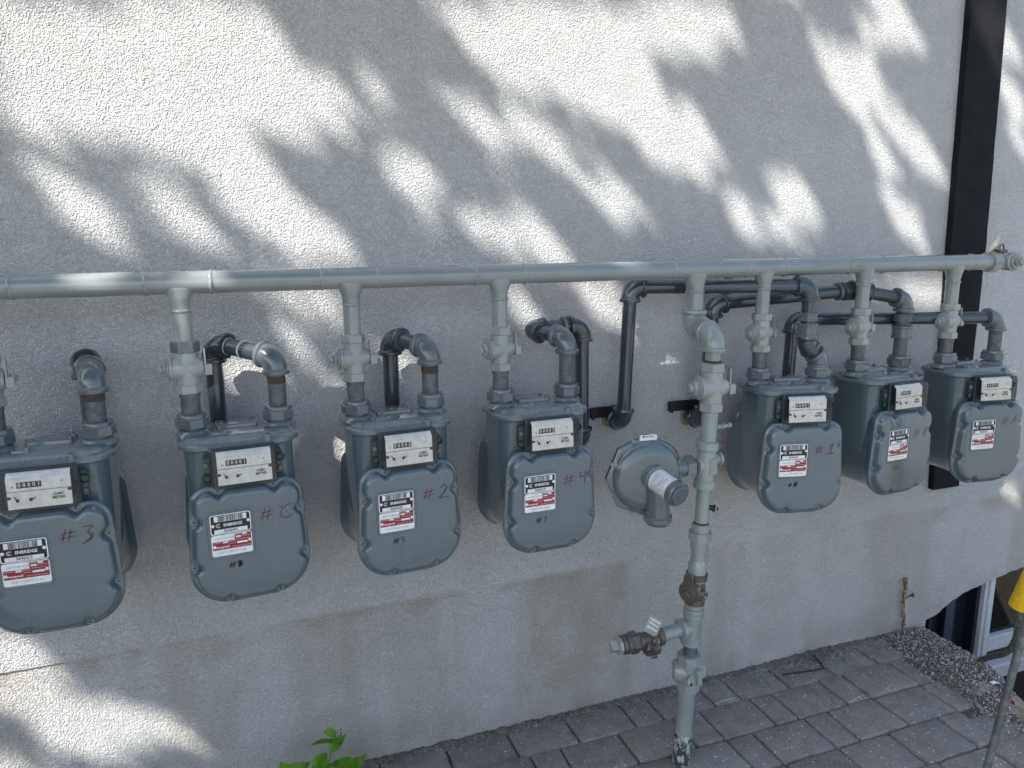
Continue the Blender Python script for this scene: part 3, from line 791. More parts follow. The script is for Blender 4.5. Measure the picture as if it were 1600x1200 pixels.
seg('coupling', .575, .625, [(0, .031), (.03, .034), (.3, .034), (.33, .029), (1, .029)])
seg('side_tee', .455, .578, [(0, .028), (.02, .0355), (.16, .0355), (.2, .030), (.8, .030), (.84, .0355), (.98, .0355), (1, .028)])
zc = .518; xc = RX(zc)
b = MB(T); b.lathe([(.024, 0), (.028, .018), (.030, .034), (.036, .036), (.0365, .050), (.030, .053)], 26, axis_T((xc, RY, zc), (-1, -.02, .0))); b.build('tee_branch', 'riser_paint', rs)
b = MB(T); b.tube([(xc - .045, RY, zc), (xc - .125, RY - .003, zc - .004)], .0235, 22); b.build('side_pipe', 'riser_paint', rs)
seg('pipe', .40, .46, .0235, 'nipple_metal')
seg('pipe', .10, .30, .0300)
seg('base_pipe', -.05, .115, .0315, 'peeling_paint')
# test cock on the riser
b = MB(T); A = axis_T((RX(.955), RY, .955), (.85, -.55, -.12))
b.lathe([(.009, .015), (.009, .032), (.012, .033), (.012, .040), (.007, .042), (.007, .05)], 12, A); b.build('test_cock', 'black_steel', rs)
b = MB(T); b.tube([tuple(A @ Vector((.010 * math.cos(a), .016 * math.sin(a), .043))) for a in [k * PI / 8 for k in range(17)]], .0018, 8); b.build('cock_ring', 'tag_metal', rs)
b = MB(T); A = axis_T((RX(1.215), RY, 1.222), (.95, .1, 0.02))
b.lathe([(.008, .02), (.008, .052), (.011, .053), (.011, .062), (.006, .064), (.006, .078), (.009, .079), (.009, .09), (.004, .092)], 12, A); b.build('pressure_tap', 'valve_paint', rs)
# riser plug valve: the same kind as above, a size larger
rv = copy_tree(valve0, skip=('nipple', 'thread')); rv.location = (RX(1.365), RY, 1.362); rv.scale = (1.18, 1.18, 1.18); rv.rotation_euler = (0, 0, R(-4))
if 'group' in rv: del rv['group']
tag(rv, 'grey plug valve on the riser, just below its two elbows', 'valve')
# rusty lockwing valve on the riser
def lock_valve(name, loc, label, body_mat, axis, capdir, bossdir, s=1.0):
    v = empty(name, loc); tag(v, label, 'valve'); b = MB(Matrix.Scale(s, 4))
    A = axis_T((0, 0, 0), axis)
    b.lathe([(.024, -.050), (.031, -.049), (.031, -.030), (.027, -.026), (.030, 0), (.027, .026), (.033, .030), (.033, .049), (.026, .050)], 22, A)
    C_ = axis_T((0, 0, 0), capdir)
    b.lathe([(.026, 0), (.028, .030), (.034, .032), (.034, .044), (.028, .046)], 26, C_)
    b.build('valve_body', body_mat, v, angle=35)
    b = MB(Matrix.Scale(s, 4)); b.lathe([(.026, .0462), (.027, .048), (.027, .053), (.018, .055)], 22, C_); b.hexp(.013, .055, .066, C_, .002, 4); b.build('cap', body_mat, v)
    b = MB(Matrix.Scale(s, 4)); N = 14; D = axis_T((0, 0, 0), capdir) 
    ring = []
    for i in range(N): 
        a = PI * i / (N - 1); ring.append((.014 * math.cos(a), .050 + .014 * math.sin(a)))
    ring = [(.020, .0)] + ring + [(-.020, .0)]
    b.rings([[(x_, y_, .046 + zz) for x_, y_ in ring] for zz in (0, .008)], D); 
    b.build('lock_wing', body_mat, v)
    b = MB(Matrix.Scale(s, 4)); B_ = axis_T((0, 0, 0), bossdir); b.lathe([(.016, .02), (.017, .038), (.013, .043)], 16, B_); b.build('boss', body_mat, v)
    b = MB(Matrix.Scale(s, 4)); b.lathe([(.0055, .043), (.0055, .048), (.003, .0505)], 10, B_); b.build('bright_screw', 'screw_metal', v)
    return v
z = .663; lock_valve('lockwing_valve', (RX(z), RY, z), 'rusty brown lockwing valve on the riser above the side branch', 'rusty_iron', (.046, 0, 1), (-.95, -.55, .02), (.1, -1, -.25), 1.12)
# big valve low on the riser
z = .352; bv = empty('curb_valve', (RX(z), RY, z)); tag(bv, 'large pale green grey valve with winged plate low on the riser', 'valve')
b = MB(); b.hexp(.042, .028, .066, None, .003, 8); b.hexp(.040, -.070, -.036, None, .003, 8); b.lathe([(.034, -.04), (.038, 0), (.036, .03)], 26)
b.lathe([(.036, 0), (.042, .03), (.036, .05), (.026, .056)], 26, axis_T((0, 0, .0), (-.9, .5, 0)))
b.build('valve_body', 'riser_paint', bv)
b = MB(); D = axis_T((0, 0, -.006), (.18, -1, .12)); ring = []
for i in range(30):
    a = 2 * PI * i / 30; rr = .034 + .014 * math.cos(2 * (a - .6)) ; ring.append((rr * math.cos(a), rr * math.sin(a)))
b.rings([[(x_ * k, y_ * k, zz) for x_, y_ in ring] for k, zz in ((.95, .034), (1, .036), (1, .042), (.95, .044))], D); b.build('wing_plate', 'riser_paint', bv)
b = MB(); b.box(-.009, .009, -.026, .030, .0442, .060, D, .003); b.build('stem_head', 'riser_paint', bv)
b = MB(); b.lathe([(.006, .0435), (.006, .0448)], 12, D @ Matrix.Translation((-.030, -.018, 0))); b.build('lock_hole', 'screw_dark', bv)
# side branch valve, tag and plug
xs_, zs_ = 1.205, .510
sv = lock_valve('side_valve', (xs_, RY - .004, zs_), 'rusty brown valve on the side branch pointing left from the riser', 'rusty_iron', (1, .02, .02), (-.1, -.75, -.75), (.25, -1, .25), .95)
b = MB(); A = axis_T((0, 0, 0), (-1, .0, 0)); b.hexp(.037, .048, .076, A, .003, 6); b.lathe([(.033, .076), (.033, .092)], 24, A); b.hexp(.0325, .092, .108, A, .003, 8); b.build('union_nut', 'rusty_iron', sv)
pl = empty('pipe_plug', (xs_ - .108, RY - .004, zs_)); tag(pl, 'grey hex plug screwed in the end of the rusty side branch', 'pipe plug')
b = MB(); b.hexp(.029, .0005, .014, A, .002, 8); b.lathe([(.022, .014), (.021, .036), (.018, .038)], 4, A); b.build('plug_head', 'valve_paint', pl)
b = MB(); b.box(-.036, .036, -.0008, .0008, -.030, .030, None, .0004); mt = b.build('metal_tag', 'tag_metal')
mt.location = (xs_ + .002, RY - .022, zs_ + .058); mt.rotation_euler = (R(-8), R(38), R(12)); tag(mt, 'small embossed metal tag hanging at the rusty side valve', 'tag')
b = MB()
rnd = random.Random(4)
for r_i, zz in enumerate((.017, .004, -.010)):
    xx = -.028
    while xx < .026:
        w = rnd.choice((.003, .0045, .006)); b.box(xx, xx + w, -.0014, -.0009, zz - .0035, zz + .0035); xx += w + rnd.choice((.0015, .003))
b.build('embossed_marks', 'label_white', mt, smooth=False)

# ================================================================== REGULATOR
RG = Vector((1.182, -.375, 1.085)); rg = empty('pressure_regulator', RG); tag(rg, 'round grey gas pressure regulator with bolted diaphragm case and white wrapped cap', 'regulator')
FD = Matrix.Rotation(R(-6), 4, 'Z') @ axis_T((0, 0, 0), (0, -1, 0))       # local z towards the viewer
def oct_ring(r, bump, z):
    out = []
    for i in range(96):
        a = 2 * PI * i / 96; off = (a % (PI / 4)) - PI / 8          # straight flats between the bolts
        k = min(r + bump * 1.35, r * .985 / math.cos(PI / 8 - abs((a + PI / 8) % (PI / 4) - PI / 8)) ) if bump else r
        out.append((k * math.cos(a), k * math.sin(a), z))
    return out
b = MB(); b.rings([oct_ring(.124, .010, -.010), oct_ring(.128, .013, -.008), oct_ring(.128, .013, -.001)], FD); b.build('rear_flange', 'regulator_paint', rg)
b = MB(); b.rings([oct_ring(.128, .013, .0005), oct_ring(.128, .013, .007), oct_ring(.122, .010, .010), oct_ring(.117, .0, .011), oct_ring(.113, 0, .020), oct_ring(.100, 0, .031), oct_ring(.075, 0, .037), oct_ring(.035, 0, .041)], FD)
b.build('diaphragm_case', 'regulator_paint', rg, angle=50)
b = MB(); b.lathe([(.110, -.011), (.100, -.032), (.060, -.048), (.02, -.05)], 40, FD, 0); b.build('rear_case', 'regulator_paint', rg)
for k in range(8):
    a = PI / 8 + k * PI / 4; px, py = .1345 * math.cos(a), .1345 * math.sin(a)
    b = MB(); b.hexp(.0062, .010, .0145, FD @ Matrix.Translation((px * .97, py * .97, 0)), .001); b.build('bolt', 'screw_metal', rg)
# raised label outline, neck, spring barrel, outlet foot
b = MB(); 
for (x0, x1, y0, y1) in ((-.032, .022, .056, .0575), (-.032, .022, .0265, .028), (-.032, -.0305, .028, .056), (.0205, .022, .028, .056)): b.box(x0, x1, y0, y1, .034, .0395, FD)
b.build('cast_outline', 'regulator_paint', rg, smooth=False)
b = MB(); dz = FD @ Matrix.Translation((.028, .005, 0))
b.tube([tuple(FD @ Vector(p)) for p in ((.018, .020, .030), (.020, .006, .050), (.022, -.02, .052), (.026, -.06, .046), (.030, -.095, .040), (.032, -.125, .034))], .03, 24, rfun=lambda u: .028 + .012 * u)
b.build('outlet_neck', 'regulator_paint', rg, angle=50)
b = MB(); p = FD @ Vector((.032, -.122, .034)); b.lathe([(.040, 0), (.047, .004), (.047, .018), (.043, .022), (.040, .03)], 28, axis_T(p, (.02, .1, -1))); b.build('outlet_flange', 'regulator_paint', rg)
p = FD @ Vector((.012, .004, .038)); dv = FD.to_3x3() @ Vector((.27, -.20, .95)); A = axis_T(p, dv)
b = MB(); b.lathe([(.044, -.02), (.043, .010), (.036, .014), (.036, .030)], 28, A); b.build('spring_barrel', 'regulator_paint', rg)
b = MB(); b.lathe([(.0355, .018), (.0372, .0185), (.0372, .0955), (.0355, .096)], 32, A); lb = b.build('white_sticker', 'sticker', rg)
b = MB(); rnd = random.Random(9)
for r_i in range(7):      # rows of small print round the sticker
    zz = .034 + r_i * .0075; a = 1.9
    while a < 4.6:
        w = rnd.uniform(.03, .10)
        if rnd.random() < .7:
            b.rings([[(.0375 * math.cos(q), .0375 * math.sin(q), zq) for zq in (zz, zz + .0022)] for q in (a, a + w)], A, False, False, False)
        a += w + rnd.uniform(.02, .05)
b.build('small_print', 'screw_metal', rg, smooth=False)
b = MB(); b.lathe([(.038, .0965), (.0405, .098), (.0405, .118), (.0375, .122)], 32, A); b.lathe([(.0305, .122), (.0325, .1225), (.0325, .1275), (.0305, .129)], 8, A); b.lathe([(.012, .129), (.012, .1296)], 20, A); b.build('barrel_cap', 'pipe_paint_mid', rg)
b = MB(); b.hexp(.0375, 0, .034, axis_T((.142, .0, .012), (1, -.02, 0)), .003, 6, .5); b.lathe([(.030, -.05), (.030, 0)], 24, axis_T((.142, 0, .012), (1, 0, 0))); b.build('union_nut', 'regulator_paint', rg)
b = MB()
ring = [(-.030, -.007), (-.026, -.0095), (.026, -.0095), (.030, -.006), (.030, .004), (.026, .0085), (-.026, .0085), (-.030, .005)]
b.rings([[(x_, y_ - .0016 * (x_ / .03) ** 2 * 3, zz) for x_, y_ in ring] for zz in (.0112, .0122)], FD @ Matrix.Translation((.002, .133, 0)) @ Matrix.Rotation(R(0), 4, 'Z')); st = b.build('bypass_sticker', 'sticker', rg)
text('lettering', '\u25a0 BY PASS', .0085, 'marker_black', st, FD @ Matrix.Translation((.002, .132, .0124)), .0001)
b = MB(); arcp = [(.1345 * math.cos(a), .1345 * math.sin(a)) for a in [R(20 + 5 * k) for k in range(10)]]
b.rings([[tuple(Vector((x_ * k_, y_ * k_, zz))) for k_, zz in ((.955, .0105), (1.03, .0105), (1.03, .0145), (.955, .0145))] for x_, y_ in arcp], FD); b.build('bolt_strap', 'regulator_paint', rg)

# ================================================================== METERS  (local: origin under the middle of the two connections, front = -y, z up)
def outline(n=192, w0=.1525, top=.330, bot=.0, rt=.050, rb=.106):
    """front cover outline: rounded, a bit wider towards the bottom corners"""
    corners = [(w0 - rt, top - rt, rt, 0), (-(w0 - rt), top - rt, rt, 90), (-(w0 + .004 - rb), bot + rb, rb, 180), (w0 + .004 - rb, bot + rb, rb, 270)]
    raw = []
    for cx, cz, r_, a0 in corners:
        for k in range(25):
            a = R(a0 + 90 * k / 24); raw.append((cx + r_ * math.cos(a), cz + r_ * math.sin(a)))
    raw.append(raw[0]); L = [0]
    for a, c in zip(raw[:-1], raw[1:]): L.append(L[-1] + math.hypot(c[0] - a[0], c[1] - a[1]))
    out = []; j = 0
    for i in range(n):
        s_ = L[-1] * i / n
        while L[j + 1] < s_: j += 1
        u = (s_ - L[j]) / max(1e-9, L[j + 1] - L[j]); z_ = raw[j][1] + (raw[j + 1][1] - raw[j][1]) * u; out.append(((raw[j][0] + (raw[j + 1][0] - raw[j][0]) * u) * (1.02 - .085 * z_ / .33), z_))
    return out
OUT = outline()
def normals2(P):
    n = len(P); N_ = []
    for i in range(n):
        a, c = P[i - 1], P[(i + 1) % n]; dx, dz = c[0] - a[0], c[1] - a[1]; l = math.hypot(dx, dz); N_.append((-dz / l, dx / l))   # inward for CCW
    return N_
ON = normals2(OUT)
def at_angle(pred): return min(range(len(OUT)), key=lambda i: pred(*OUT[i]))
BOLTI = [min(range(len(OUT)), key=lambda i, q=q: (OUT[i][0] - q[0]) ** 2 + (OUT[i][1] - q[1]) ** 2) for q in
         ((-.072, .330), (.070, .330), (.155, .245), (.157, .115), (.070, 0), (-.062, 0), (-.155, .245), (-.157, .115))]
BOLTS = [(OUT[i][0] + ON[i][0] * .0125, OUT[i][1] + ON[i][1] * .0125) for i in BOLTI]
def cover_rings(sign, y0, notch=True):
    def rg_(ins, y, nb=0.0):
        P = []
        for i, (x, z) in enumerate(OUT):
            d = min(math.hypot(x - bx, z - bz) for bx, bz in BOLTS)
            e = ins + nb * math.exp(-(d / .0185) ** 4)
            P.append((x + ON[i][0] * e, sign * y, z + ON[i][1] * e))
        return P
    nb = .021 if notch else 0
    rs_ = [rg_(.003, y0 - .004), rg_(0, y0), rg_(0, y0 + .0065), rg_(.0025, y0 + .009), rg_(.0075, y0 + .0095, nb), rg_(.0095, y0 + .0115, nb), rg_(.0125, y0 + .026, nb * .92), rg_(.0155, y0 + .0305, nb * .86), rg_(.021, y0 + .0335, nb * .8)]
    # flat field drawn in towards the centre
    base = rg_(.028, y0 + .0343, nb * .7); cx, cz = 0, .16
    rs_.append(base)
    for k, yy in ((.8, .0350), (.45, .0356), (.02, .0358)):
        rs_.append([(cx + (x - cx) * k, sign * (y0 + yy), cz + (z - cz) * k) for x, _, z in base])
    return rs_
def make_meter():
    m = empty('gas_meter', (0, 0, 0))
    # --- body: waist between the covers and the upright column under the lid
    b = MB()
    def wr(ins, y): return [(x + ON[i][0] * ins, y, z + ON[i][1] * ins) for i, (x, z) in enumerate(OUT)]
    b.rings([wr(.003, -.1195), wr(.003, -.112), wr(.012, -.102), wr(.018, -.07), wr(.020, 0), wr(.018, .07), wr(.012, .102), wr(.003, .112), wr(.003, .1195)])
    def plan(hw, hd, r_, z, n=12):
        P = []
        for cx, cy, a0 in ((hw - r_, hd - r_, 0), (-(hw - r_), hd - r_, 90), (-(hw - r_), -(hd - r_), 180), (hw - r_, -(hd - r_), 270)):
            for k in range(n): a = R(a0 + 90 * k / (n - 1)); P.append((cx + r_ * math.cos(a), cy + r_ * math.sin(a), z))
        return P
    b.rings([plan(.136, .096, .045, .16), plan(.139, .100, .045, .26), plan(.142, .100, .048, .412), plan(.146, .104, .05, .421)])
    b.build('meter_body', 'meter_paint', m, angle=40)
    b = MB(); b.rings(cover_rings(1, .1205)); b.build('back_cover', 'meter_paint', m, angle=45)
    b = MB(); b.rings(cover_rings(-1, .1205)); fc = b.build('front_cover', 'meter_paint', m, angle=45)
    for bx, bz in BOLTS:
        b = MB(); A = axis_T((bx, -.1302, bz), (0, -1, 0), random.uniform(0, 3))
        b.lathe([(.0098, 0), (.0098, .0014), (.0076, .0016), (.0076, .0046), (.0058, .0066), (.0012, .0064)], 16, A)
        b.build('screw', 'screw_metal', fc)
        b = MB(); b.box(-.0046, .0046, -.0011, .0011, .0062, .0070, A); b.box(-.0011, .0011, -.0046, .0046, .0062, .0071, A); b.build('screw_slot', 'screw_dark', fc, smooth=False)
    # --- lid
    b = MB()
    b.rings([plan(.150, .108, .062, .4215), plan(.156, .115, .068, .424), plan(.157, .116, .069, .434), plan(.154, .113, .067, .438), plan(.147, .106, .062, .4395), plan(.140, .100, .060, .444), plan(.133, .094, .056, .4500), plan(.122, .083, .050, .4525), plan(.06, .04, .03, .4535)])
    for s in (-1, 1): b.lathe([(.047, .444), (.044, .452), (.039, .4575), (.036, .4605), (.0335, .4615)], 28, Matrix.Translation((s * CS, 0, 0)))
    ld = b.build('lid', 'meter_lid_paint', m, angle=40)
    b = MB(); b.rings([plan(.056, .036, .012, .453), plan(.055, .035, .011, .4600), plan(.050, .030, .009, .4622)], Matrix.Translation((.0, .030, 0))); b.build('valve_cover', 'meter_lid_paint', ld)
    b = MB()
    b.lathe([(.026, .450), (.022, .4565), (.010, .459)], 18, Matrix.Translation((-.045, -.055, 0)) @ Matrix.Diagonal((1.15, .55, 1, 1))); b.lathe([(.010, .45), (.010, .461), (.007, .463)], 6, Matrix.Translation((-.036, -.060, 0)))
    b.build('lid_boss', 'meter_lid_paint', ld)
    b = MB(); b.lathe([(.0098, .428), (.0098, .449), (.0085, .4505), (.006, .4505), (.006, .447)], 18, Matrix.Translation((.066, -.1085, 0))); b.build('drive_stub', 'meter_lid_paint', ld)
    for sx_, sy_ in ((-.125, -.075), (-.135, .06), (.05, -.098), (.130, -.062), (.132, .06), (-.035, -.101), (0, .098), (-.062, .062), (.044, .054), (-.040, .012), (.046, .01)):
        zz = .4385 if abs(sy_) > .055 else .4612
        if (sx_, sy_) in ((-.062, .062),): zz = .452
        b = MB(); b.hexp(.0062, zz, zz + .0045, Matrix.Translation((sx_, sy_, 0)) , .001); b.build('screw', 'screw_metal', ld)
    for s in (-1, 1):
        b = MB(Matrix.Translation((s * CS, 0, 0)))
        b.lathe([(.031, .460), (.031, .466)], 24); b.hexp(.0435, .4660, .4935, None, .003, 8, .2 * s); b.lathe([(.038, .4935), (.038, .4995), (.0355, .504), (.026, .504)], 26)
        b.build('union_nut', 'pipe_paint_mid', m)
    # --- index
    b = MB(); b.box(-.080, .080, -.124, -.096, .326, .428, None, .004); ix = b.build('index_housing', 'index_housing', m)
    IS = Matrix.Translation((0, 0, .326)) @ Matrix.Diagonal((1.03, 1, 1.13, 1)) @ Matrix.Translation((0, 0, -.326))
    Ti = Matrix.Translation((0, -.146, .3765)) @ Matrix.Rotation(R(-4), 4, 'X') @ Matrix.Diagonal((.99, 1, 1.09, 1))
    # face plate
    b = MB(Ti); b.cur = 0
    b.box(-.068, .068, .0, .003, -.038, .031, None, .0008)
    fp = b.build('face_plate', 'plate_cream', ix)
    b = MB(Ti); b.rings([[(-.068, .0002, .0312), (.068, .0002, .0312)], [(-.068, .012, .0425), (.068, .012, .0425)]], closed=False, cap0=False, cap1=False); b.build('face_plate_top', 'label_white', ix, smooth=False)
    b = MB(Ti); b.box(-.046, .006, -.0007, -.0001, .0085, .0215); b.build('counter_window', 'label_black', ix, smooth=False)
    b = MB(Ti); b.box(-.068, .068, -.0005, -.0001, .0005, .0017); b.build('face_line', 'needle', ix, smooth=False)
    for x_, z_ in ((-.0555, .012), (.049, .0175)): b = MB(Ti); b.lathe([(.0018, 0), (.0018, .0006)], 8, axis_T((x_, 0, z_), (0, -1, 0))); b.build('rivet', 'needle', ix)
    for s, z_ in ((-1, -.012), (1, -.003)): b = MB(Ti); b.lathe([(.0048, 0), (.0048, .001)], 12, axis_T((s * .0655, 0, z_), (0, -1, 0)) @ Matrix.Diagonal((1.3, .75, 1, 1))); b.build('retaining_clip', 'needle', ix)
    for x_ in (-.047, -.019):
        b = MB(Ti); A = axis_T((x_, 0, -.0185), (0, -1, 0))
        for k in range(20):
            a = 2 * PI * k / 20
            b.rings([[(rr * math.cos(q), rr * math.sin(q), .0003) for rr in (.0098, .0106)] for q in (a, a + .2)], A, False, False, False)
        b.build('dial', 'dial_ring', ix, smooth=False)
        b = MB(Ti); A = axis_T((x_, 0, -.0185), (0, -1, 0), (2.2 if x_ < -.03 else .35))
        N = 12; ring = [(.0042 * math.cos(R(20 + 320 * k / N) + 0), .0042 * math.sin(R(20 + 320 * k / N))) for k in range(N + 1)] + [(.0125, -.0004), (.0125, .0004)]
        b.rings([[(x2, y2, zz) for x2, y2 in ring] for zz in (.0012, .0022)], A); b.build('dial_pointer', 'needle', ix, smooth=False)
    text('lettering', 'CUBIC\nMETRES', .0082, 'number_ink', ix, Ti @ front_T(.040, -.0006, -.0155), .00022)
    # clear cover: five walls of thin plastic
    b = MB(); x0, x1, y0, y1, z0, z1 = -.0815, .0815, -.160, -.1245, .3275, .4280; r_ = .006
    ring = [(x0 + r_, z0), (x1 - r_, z0), (x1, z0 + r_), (x1, z1 - r_), (x1 - r_, z1), (x0 + r_, z1), (x0, z1 - r_), (x0, z0 + r_)]
    b.rings([[(x_, y1, z_) for x_, z_ in ring], [(x_, y0 + .004, z_) for x_, z_ in ring], [(x_ * .96, y0, (z_ - .378) * .94 + .378) for x_, z_ in ring]], cap0=False)
    b.build('clear_cover', 'clear_plastic', ix, angle=25)
    b = MB()
    rim = lambda k, y: [(x_ * k, y, (z_ - .378) * (1 + (k - 1) * 1.2) + .378) for x_, z_ in ring]
    b.rings([rim(1.004, -.1245), rim(1.035, -.1245), rim(1.035, -.1285), rim(1.012, -.131), rim(1.004, -.131)], cap0=False, cap1=False); b.build('cover_rim', 'index_housing', ix)
    for s in (-1, 1):
        b = MB(); b.box(min(s * .078, s * .099), max(s * .078, s * .099), -.118, -.098, .338, .408, None, .005); b.build('index_ear', 'index_housing', ix)
        zg, zs = (.352, .385) if s < 0 else (.388, .356)
        b = MB(); b.lathe([(.0115, 0), (.0115, .010), (.009, .012), (.0085, .006), (.001, .005)], 18, axis_T((s * .094, -.116, zg), (0, -1, 0))); b.build('green_seal', 'seal_green', ix)
        b = MB(); b.lathe([(.0068, 0), (.0068, .003), (.005, .0045), (.001, .004)], 14, axis_T((s * .093, -.1185, zs), (0, -1, 0))); b.build('ear_screw', 'galvanised', ix)
    # --- name plate in its raised frame
    cx, cz = -.047, .2035; yf = -.1562
    def rr2(hw, hh, r_, y, n=6):
        P = []
        for a0, sx_, sz_ in ((0, 1, 1), (90, -1, 1), (180, -1, -1), (270, 1, -1)):
            for k in range(n): a = R(a0 + 90 * k / (n - 1)); P.append((cx + sx_ * (hw - r_) + r_ * math.cos(a), y, cz + sz_ * (hh - r_) + r_ * math.sin(a)))
        return P
    b = MB(); b.rings([rr2(.059, .066, .012, yf + .002), rr2(.0570, .064, .011, yf - .0015), rr2(.0545, .0615, .009, yf - .0020), rr2(.0525, .0595, .008, yf - .0005)], cap1=False, cap0=False)
    b.build('plate_frame', 'meter_paint', m, angle=50)
    def plate(name, z0, z1, mat):
        b = MB(); c_ = (z0 + z1) / 2; h = (z1 - z0) / 2
        def q(hw, hh, r_, y):
            P = []
            for a0, sx_, sz_ in ((0, 1, 1), (90, -1, 1), (180, -1, -1), (270, 1, -1)):
                for k in range(5): a = R(a0 + 22.5 * k); P.append((cx + sx_ * (hw - r_) + r_ * math.cos(a), y, cz + c_ + sz_ * (hh - r_) + r_ * math.sin(a)))
            return P
        b.rings([q(.0505, h, .006, yf), q(.0505, h, .006, yf - .0008)]); o = b.build(name, 'label_white', m, angle=20)
        b = MB(); b.rings([q(.0480, h - .0022, .005, yf - .0009), q(.0480, h - .0022, .005, yf - .00105)]); b.build('plate_field', mat, o, angle=20)
        return o
    Y1, Y2 = yf - .0012, yf - .0014
    bp = plate('black_name_plate', .0030, .0570, 'label_black')
    rp_ = plate('red_name_plate', -.0575, .0010, 'label_white')
    b = MB(); bx = lambda x0, x1, z0, z1: b.box(cx + x0, cx + x1, Y2, Y1, cz + z0, cz + z1)
    bx(-.040, -.0305, .0380, .0530); bx(.0305, .040, .0380, .0530); bx(-.0285, .0285, .0375, .0530); bx(-.041, .041, .0062, .0165)
    b.build('white_field', 'label_white', bp, smooth=False)
    b = MB(); rnd = random.Random(12); x_ = -.0275
    while x_ < .0275:
        w = rnd.choice((.0006, .0006, .0012, .0018)); b.box(cx + x_, cx + min(x_ + w, .0278), Y2 - .0003, Y2 - .0001, cz + .0380, cz + .0525); x_ += w + rnd.choice((.0006, .0006, .0012))
    b.build('barcode', 'label_black', bp, smooth=False)['kind'] = 'stuff'
    text('lettering', 'ENBRIDGE', .0108, 'label_white', bp, front_T(cx + .0055, Y2, cz + .0270), .00028, sx=.92)
    b = MB(Matrix.Translation((cx - .0300, 0, cz + .0272)))    # small swirl emblem before the word
    for k in range(3):
        rr = .0052 - .0013 * k
        b.tube([(rr * math.cos(a) * 1.15, Y2, rr * math.sin(a)) for a in [R(40 + 20 * j) for j in range(15)]], .0004, 5)
    b.build('emblem', 'label_white', bp, smooth=False)
    for s, z_ in ((-1, .028), (1, .032)): b = MB(); b.lathe([(.0042, 0), (.0042, .0014), (.0018, .0022)], 12, axis_T((cx + s * .0438, Y1, cz + z_), (0, -1, 0))); b.build('rivet', 'label_white', bp)
    b = MB()
    bx(-.048, .048, -.0395, -.0170); bx(.0075, .048, -.0172, -.0010)
    b.build('red_field', 'label_red', rp_, smooth=False)
    b = MB(); Y3 = Y2 - .0002; bq = lambda x0, x1, z0, z1: b.box(cx + x0, cx + x1, Y3, Y2 - .00002, cz + z0, cz + z1)
    bq(.0255, .037, -.0062, -.0015); bq(.0105, .023, -.0118, -.0072); bq(-.0225, -.0095, -.0228, -.0178); bq(.0125, .0385, -.0282, -.0228)
    for (x0, x1, z_) in ((-.046, -.025, -.0200), (-.007, .010, -.0200), (.012, .042, -.0165), (-.006, .010, -.0258), (.0, .046, -.0350), (.026, .046, -.0095), (.009, .022, -.0035)):
        x2 = x0
        while x2 < x1: bq(x2, min(x2 + .0022, x1), z_ - .0005, z_ + .0005); x2 += .0036
    b.build('small_white_print', 'label_white', rp_, smooth=False)['kind'] = 'stuff'
    text('lettering', 'Honeywell', .0078, 'label_white', rp_, front_T(cx - .0245, Y3, cz - .0325), .0002)
    b = MB(); rnd = random.Random(8)
    for z_, xa, xb in ((-.0085, -.040, .004), (-.048, -.034, .034)):
        x2 = xa
        while x2 < xb: w = rnd.uniform(.0015, .003); b.box(cx + x2, cx + x2 + w, Y1 - .0002, Y1, cz + z_ - .0024, cz + z_ + .0024); x2 += w + .0022
    b.build('faint_print', 'dial_ring', rp_, smooth=False)['kind'] = 'stuff'
    for s, z_ in ((-1, -.0300), (1, -.0225)): b = MB(); b.lathe([(.0042, 0), (.0042, .0014), (.0018, .0022)], 12, axis_T((cx + s * .0438, Y1, cz + z_), (0, -1, 0))); b.build('rivet', 'label_white', rp_)
    return m
def strokes(name, polys, mat, parent, cx, cz, s, w, slant=0, yy=-.15665):
    b = MB(); rnd = random.Random(hash(name) % 7)
    for P in polys:
        P = [(cx + (x + slant * y) * s, cz + y * s) for x, y in P]
        # smooth resample
        Q = []
        for a, c in zip(P[:-1], P[1:]):
            for k in range(4): Q.append((a[0] + (c[0] - a[0]) * k / 4, a[1] + (c[1] - a[1]) * k / 4))
        Q.append(P[-1]); n = len(Q); L, Rr = [], []
        for i in range(n):
            a, c = Q[max(0, i - 1)], Q[min(n - 1, i + 1)]; dx, dz = c[0] - a[0], c[1] - a[1]; l = math.hypot(dx, dz) or 1
            ww = w * (.55 + .45 * math.sin(PI * min(1, .15 + .85 * i / n)))
            L.append((Q[i][0] - dz / l * ww, yy, Q[i][1] + dx / l * ww)); Rr.append((Q[i][0] + dz / l * ww, yy, Q[i][1] - dx / l * ww))
        b.rings([[l_, r_] for l_, r_ in zip(L, Rr)], None, False, False, False)
    return b.build(name, mat, parent, smooth=False)
HASH = [[(.15, 0), (.35, 1)], [(.55, -.02), (.72, .98)], [(-.05, .28), (.95, .42)], [(0, .62), (1.0, .74)]]
